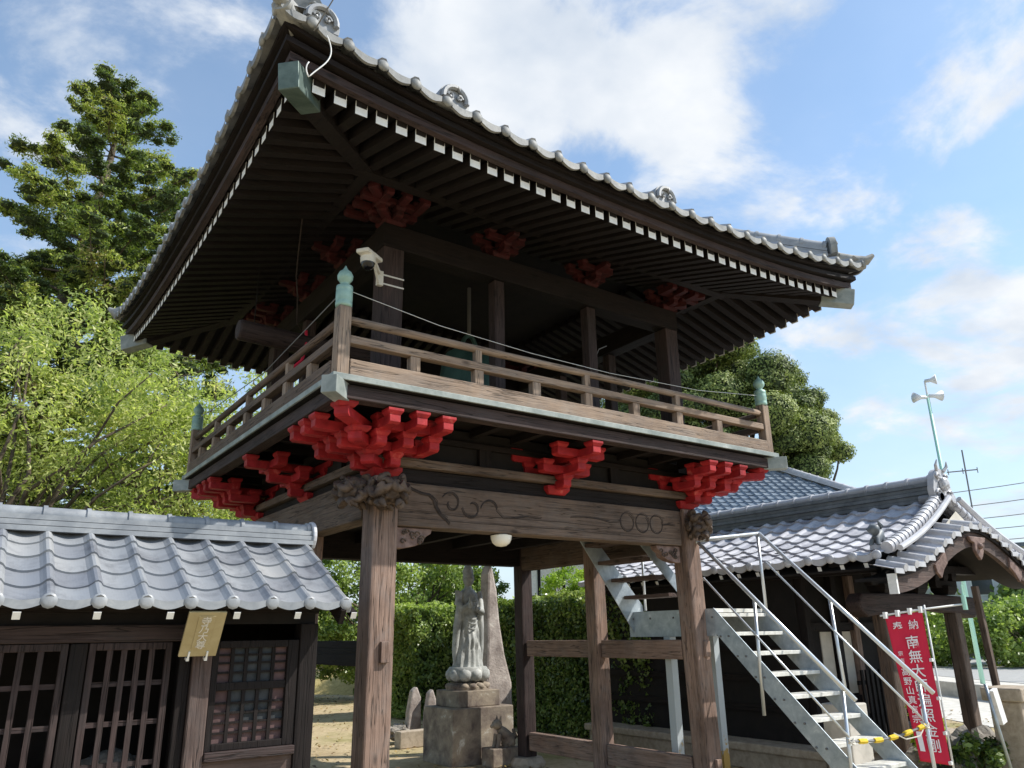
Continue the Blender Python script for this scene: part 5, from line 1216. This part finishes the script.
# dry grass mound
mb = MB(); NX = 26
for j in range(NX+1):
    for i in range(NX+1):
        x = 8+i*.4; y = 19+j*.4; u = (x-13)/5.0; v_ = (y-24)/5; mb.v.append((x, y, G-.05+1.5*max(0, 1-u*u-v_*v_)**1.0+.05*noise.noise(Vector((x, y, 0))*2)))
mb.f = [(j*(NX+1)+i, j*(NX+1)+i+1, (j+1)*(NX+1)+i+1, (j+1)*(NX+1)+i) for j in range(NX) for i in range(NX)]
dg_ = noisy('dry_grass', (.42, .32, .12), (.58, .46, .20), 7, .95, 0, .1, .6, .03, (.66, .56, .30)); o = link('grass_mound', mb, dg_, smooth=True); o['kind'] = 'structure'
lv = rng.uniform(0, 1, (5200, 2)); lp_ = np.stack([-2+lv[:, 0]*20, 1.0+lv[:, 1]*22, np.full(5200, G+.03)], 1)
o = leafmesh('fallen_leaves', lp_, np.tile((0, 0, 1.), (5200, 1)), .085, 'leafd', None, 1.8, .25); o['kind'] = 'stuff'
# plants at right
broadleaf('garden_plant', (8.5, -1.6, G), (8.45, -1.55, .0), (.45, .3, .28), 'dark leafy plant at the foot of the banner', 51, 24, 60, .10, 'leafh', 1.8, .02, (.1, .18), cat='plant')
broadleaf('garden_plant', (7.75, -1.25, G), (7.9, -1.2, .35), (.16, .16, .42), 'yellow-green leafy plant just right of the banner', 52, 20, 60, .12, 'leafs', 3.5, .02, (.08, .16), cat='plant')
broadleaf('garden_plant', (9.4, -1.7, G), (9.35, -1.65, .05), (.4, .25, .3), 'mid-green plant beside the stone post', 53, 22, 60, .09, 'leafb', 1.8, .02, (.1, .18), cat='plant')
for i, (x, y, h, lb) in enumerate(((42.5, 11.5, 3.0, 'leafy roadside bush nearest the porch post'), (45.0, 8.4, 2.9, 'leafy roadside bush in the middle of the row'), (47.5, 12.5, 3.4, 'leafy roadside bush behind the row'), (47.5, 5.0, 2.9, 'leafy roadside bush at the right end of the row'), (40.8, 15.8, 3.2, 'leafy roadside bush behind the banner'))):
    broadleaf('roadside_bush', (x, y, G), (x, y, G+h*.55), (3.2, 2.4, h*.55), lb, 60+i, 110, 90, .24, 'leafb', 1.8, .05, (.4, .8), cat='bush', grp='bushes along the far side of the road')

# ------------------------------------------------------------------ distant buildings
bh = thing('white_walled_house', 'white plastered building with dark framing seen above the hedge', 'building', (15, 14, G))
cA, cB = Vector((12.6, 14.6, 0)), Vector((16.6, 10.4, 0)); dd = (cB-cA).normalized(); bk = Vector((-dd.y, dd.x, 0))
def wallbox(a, b_, z0, z1, th, m, nm, par, out_=0): 
    s_ = -bk*out_; return link(nm, MB().hexa([tuple(p+s_)[:2]+(z0,) for p in (a, b_, b_+bk*th, a+bk*th)], [tuple(p+s_)[:2]+(z1,) for p in (a, b_, b_+bk*th, a+bk*th)]), m, par)
wallbox(cA, cB, G, 3.0, 4, 'nearblack', 'lower_wall', bh); wallbox(cA, cB, 3.0, 4.6, 4, 'white', 'upper_wall', bh)
for k in range(7): p = cA+dd*(.4+k*.85); wallbox(p, p+dd*.1, 3.0, 4.6, .05, 'nearblack', 'timber_stud', bh, .04)
wallbox(cA-dd*.4-bk*.8, cB+dd*.4-bk*.8, 4.6, 4.75, 5.4, 'tilepd', 'eave', bh); link('roof', MB().add([cA-dd*.4-bk*.8+Vector((0, 0, 4.75)), cB+dd*.4-bk*.8+Vector((0, 0, 4.75)), cB+dd*.4+bk*4.6+Vector((0, 0, 4.75)), cA-dd*.4+bk*4.6+Vector((0, 0, 4.75)), cA+bk*1.9+dd+Vector((0, 0, 6.3)), cB+bk*1.9-dd+Vector((0, 0, 6.3))], [(0, 1, 5, 4), (2, 3, 4, 5), (1, 2, 5), (3, 0, 4)]), 'tilep', bh)
# blue tiled main hall
mh_ = thing('main_hall', 'temple main hall with blue-grey tiled hipped roof behind the right hall', 'temple hall', (20.5, 14, G))
ap = Vector((21.05, 9.75, 7.62)); e1 = Vector((23.4, 6.2, 5.55)); e0 = Vector((16.2, 9.4, 5.35))
e_dir = (Vector((16.2, 10.4, 0))-Vector((22.9, 6.4, 0)))
# slope facing the camera: eave from (14.6,11.6) to (23.2,6.4)
eR = Vector((23.6, 6.0, 5.3)); eL = Vector((13.5, 11.2, 5.3)); U_ = (eR-eL); Lw = U_.length; U_.normalize(); inn = Vector((-U_.y, U_.x, 0)); Dn = (inn*1+Vector((0, 0, .62))).normalized(); Nn = U_.cross(Dn)
nt3 = int(Lw/.33); rows = 16; rl3 = .33; lnr = math.hypot(1, .62)
def rr3(r): h_ = r*rl3/lnr/.33*.85; return (h_*.2, nt3-h_)
link('tile_roof', kawara(eL, U_, Dn, Nn, nt3, .33, rows, rl3, rr3, None, amp=.05, S=6, step=.04), 'tileb', mh_)
a = eR+Vector((0, 0, .06)); b_ = eR-U_*(rows*rl3/lnr*.85)+Dn*(rows*rl3)+Vector((0, 0, .06)); ridge_run(a, b_, .3, .14, mh_, 'tilep2')
inn2 = -U_
link('side_roof', MB().add([a, b_, b_+inn*6, a+inn*9], [(0, 1, 2, 3)]), 'tileb', mh_)
link('top_ridge', MB().beam(b_, b_-U_*5, .4, .4), 'tilep', mh_)
link('wall', MB().hexa([(x.x, x.y, G) for x in (eL+inn*1.2, eR+inn*1.2-U_*1.2, eR+inn*7-U_*1.2, eL+inn*7)], [(x.x, x.y, 5.5) for x in (eL+inn*1.2, eR+inn*1.2-U_*1.2, eR+inn*7-U_*1.2, eL+inn*7)]), 'plaster', mh_)
# white house far right
wh = thing('two_tone_house', 'white and beige modern house behind the roadside bushes at right', 'house', (34, 8, G))
h0, h1 = Vector((53.6, 22.9, 0)), Vector((58.8, 7.7, 0)); d5 = (h1-h0).normalized(); b5 = Vector((-d5.y, d5.x, 0))
def hb(s0, s1, z0, z1, th, m, nm, out_=0, par=wh):
    p0, p1 = h0+d5*s0-b5*out_, h0+d5*s1-b5*out_; return link(nm, MB().hexa([(p.x, p.y, z0) for p in (p0, p1, p1+b5*th, p0+b5*th)], [(p.x, p.y, z1) for p in (p0, p1, p1+b5*th, p0+b5*th)]), m, par)
hb(0, 18, G, 3.3, 9, 'houseb', 'lower_wall'); hb(0, 18, 3.3, 6.9, 9, 'housew', 'upper_wall'); hb(-.4, 18.4, 6.9, 7.15, 9.8, 'tilepd', 'roof', .4)
for s0, s1, z0, z1 in ((3.7, 5.1, 3.75, 5.2), (8.0, 9.9, 3.75, 5.2), (5.8, 7.2, 1.6, 2.5)): f_ = hb(s0, s1, z0, z1, .06, 'white', 'window', .05); link('pane', MB().hexa([tuple((h0+d5*q_-b5*o_)[:2])+(z0+.08,) for q_, o_ in ((s0+.08, .07), (s1-.08, .07), (s1-.08, .052), (s0+.08, .052))], [tuple((h0+d5*q_-b5*o_)[:2])+(z1-.08,) for q_, o_ in ((s0+.08, .07), (s1-.08, .07), (s1-.08, .052), (s0+.08, .052))]), 'glass', f_)
hb(4.9, 5.02, G, 2.5, .1, 'white', 'downpipe', .12)
rh = thing('distant_roof_house', 'house with dark tiled roof at the far right edge', 'house', (70, 7, G))
link('wall', MB().box(66, 76, 2, 12, G, 6.0), 'housew', rh); link('roof', MB().add([(65.4, 1.4, 6.0), (76.6, 1.4, 6.0), (76.6, 12.6, 6.0), (65.4, 12.6, 6.0), (69.5, 7, 9.0), (72.5, 7, 9.0)], [(0, 1, 5, 4), (1, 2, 5), (2, 3, 4, 5), (3, 0, 4)]), 'tilep', rh)
# loudspeaker mast
ms = thing('loudspeaker_mast', 'pale green mast with horn loudspeakers behind the right hall roof', 'loudspeaker mast', (28.15, 7.4, G))
link('mast', MB().tube([(28.15, 7.4, G), (28.15, 7.4, 10.9)], [.085, .06], 12), 'mint', ms, smooth=True)
link('mast_top', MB().tube([(28.15, 7.4, 10.9), (28.15, 7.4, 11.5)], .04, 8), 'wirew', ms)
for z, dx, dy in ((10.85, .45, -.35), (10.8, -.45, .35), (11.5, .15, -.4)):
    link('horn', MB().tube([(28.15, 7.4, z), (28.15+dx*.5, 7.4+dy*.5, z), (28.15+dx, 7.4+dy, z)], [.07, .08, .22], 14), 'wirew', ms, smooth=True)
an_ = thing('tv_antenna', 'thin television antenna right of the loudspeaker mast', 'antenna', (28.45, 6.7, 5))
link('antenna_mast', MB().tube([(28.45, 6.7, 5), (28.5, 6.65, 8.45)], .03, 6), 'wire', an_); link('boom', MB().tube([(28.1, 7.2, 7.6), (28.7, 6.3, 7.62)], .025, 6), 'wire', an_)
for t in (-.3, 0, .3): link('element', MB().tube([(28.45+t, 6.75-t*1.4, 7.5), (28.45+t, 6.75-t*1.4, 7.72)], .018, 5), 'wire', an_)
for i, (za, zb) in enumerate(((7.0, 10.3), (6.4, 9.4), (5.9, 8.5), (5.5, 7.7), (5.1, 6.9), (4.7, 6.3))):
    pA, pB = Vector((28, 9.5, za-.2)), Vector((47, -6, zb+1.5)); wire([pA.lerp(pB, t)-Vector((0, 0, .8*math.sin(math.pi*t))) for t in np.linspace(0, 1, 12)], 'power line crossing the sky at the right edge above the curved gable', .018, 'wire', 'power lines at right', 'power_line', 'power line')
# far tree belt closing the horizon
for i in range(16):
    a = -.55+i*.135; r_ = 62+6*math.sin(i*2.1); x = -3.5+r_*math.sin(a); y = -7.4+r_*math.cos(a)
    if -.62 < a < 1.6: broadleaf('distant_tree', (x, y, G), (x, y, 2.6), (6, 3, 2.6+.6*math.sin(i*1.7)), 'tree number-less in the distant belt on the horizon', 80+i, 42, 60, .6, 'leafb', 1.6, .25, (1.0, 1.8), grp='distant trees on the horizon')
for o in bpy.data.objects:
    if o.get('group') == 'distant trees on the horizon': o['label'] = 'small hazy green tree in the distant belt on the horizon'
    if '_w' in o: del o['_w']
print('objects', len(bpy.data.objects), 'rafters', cnt)
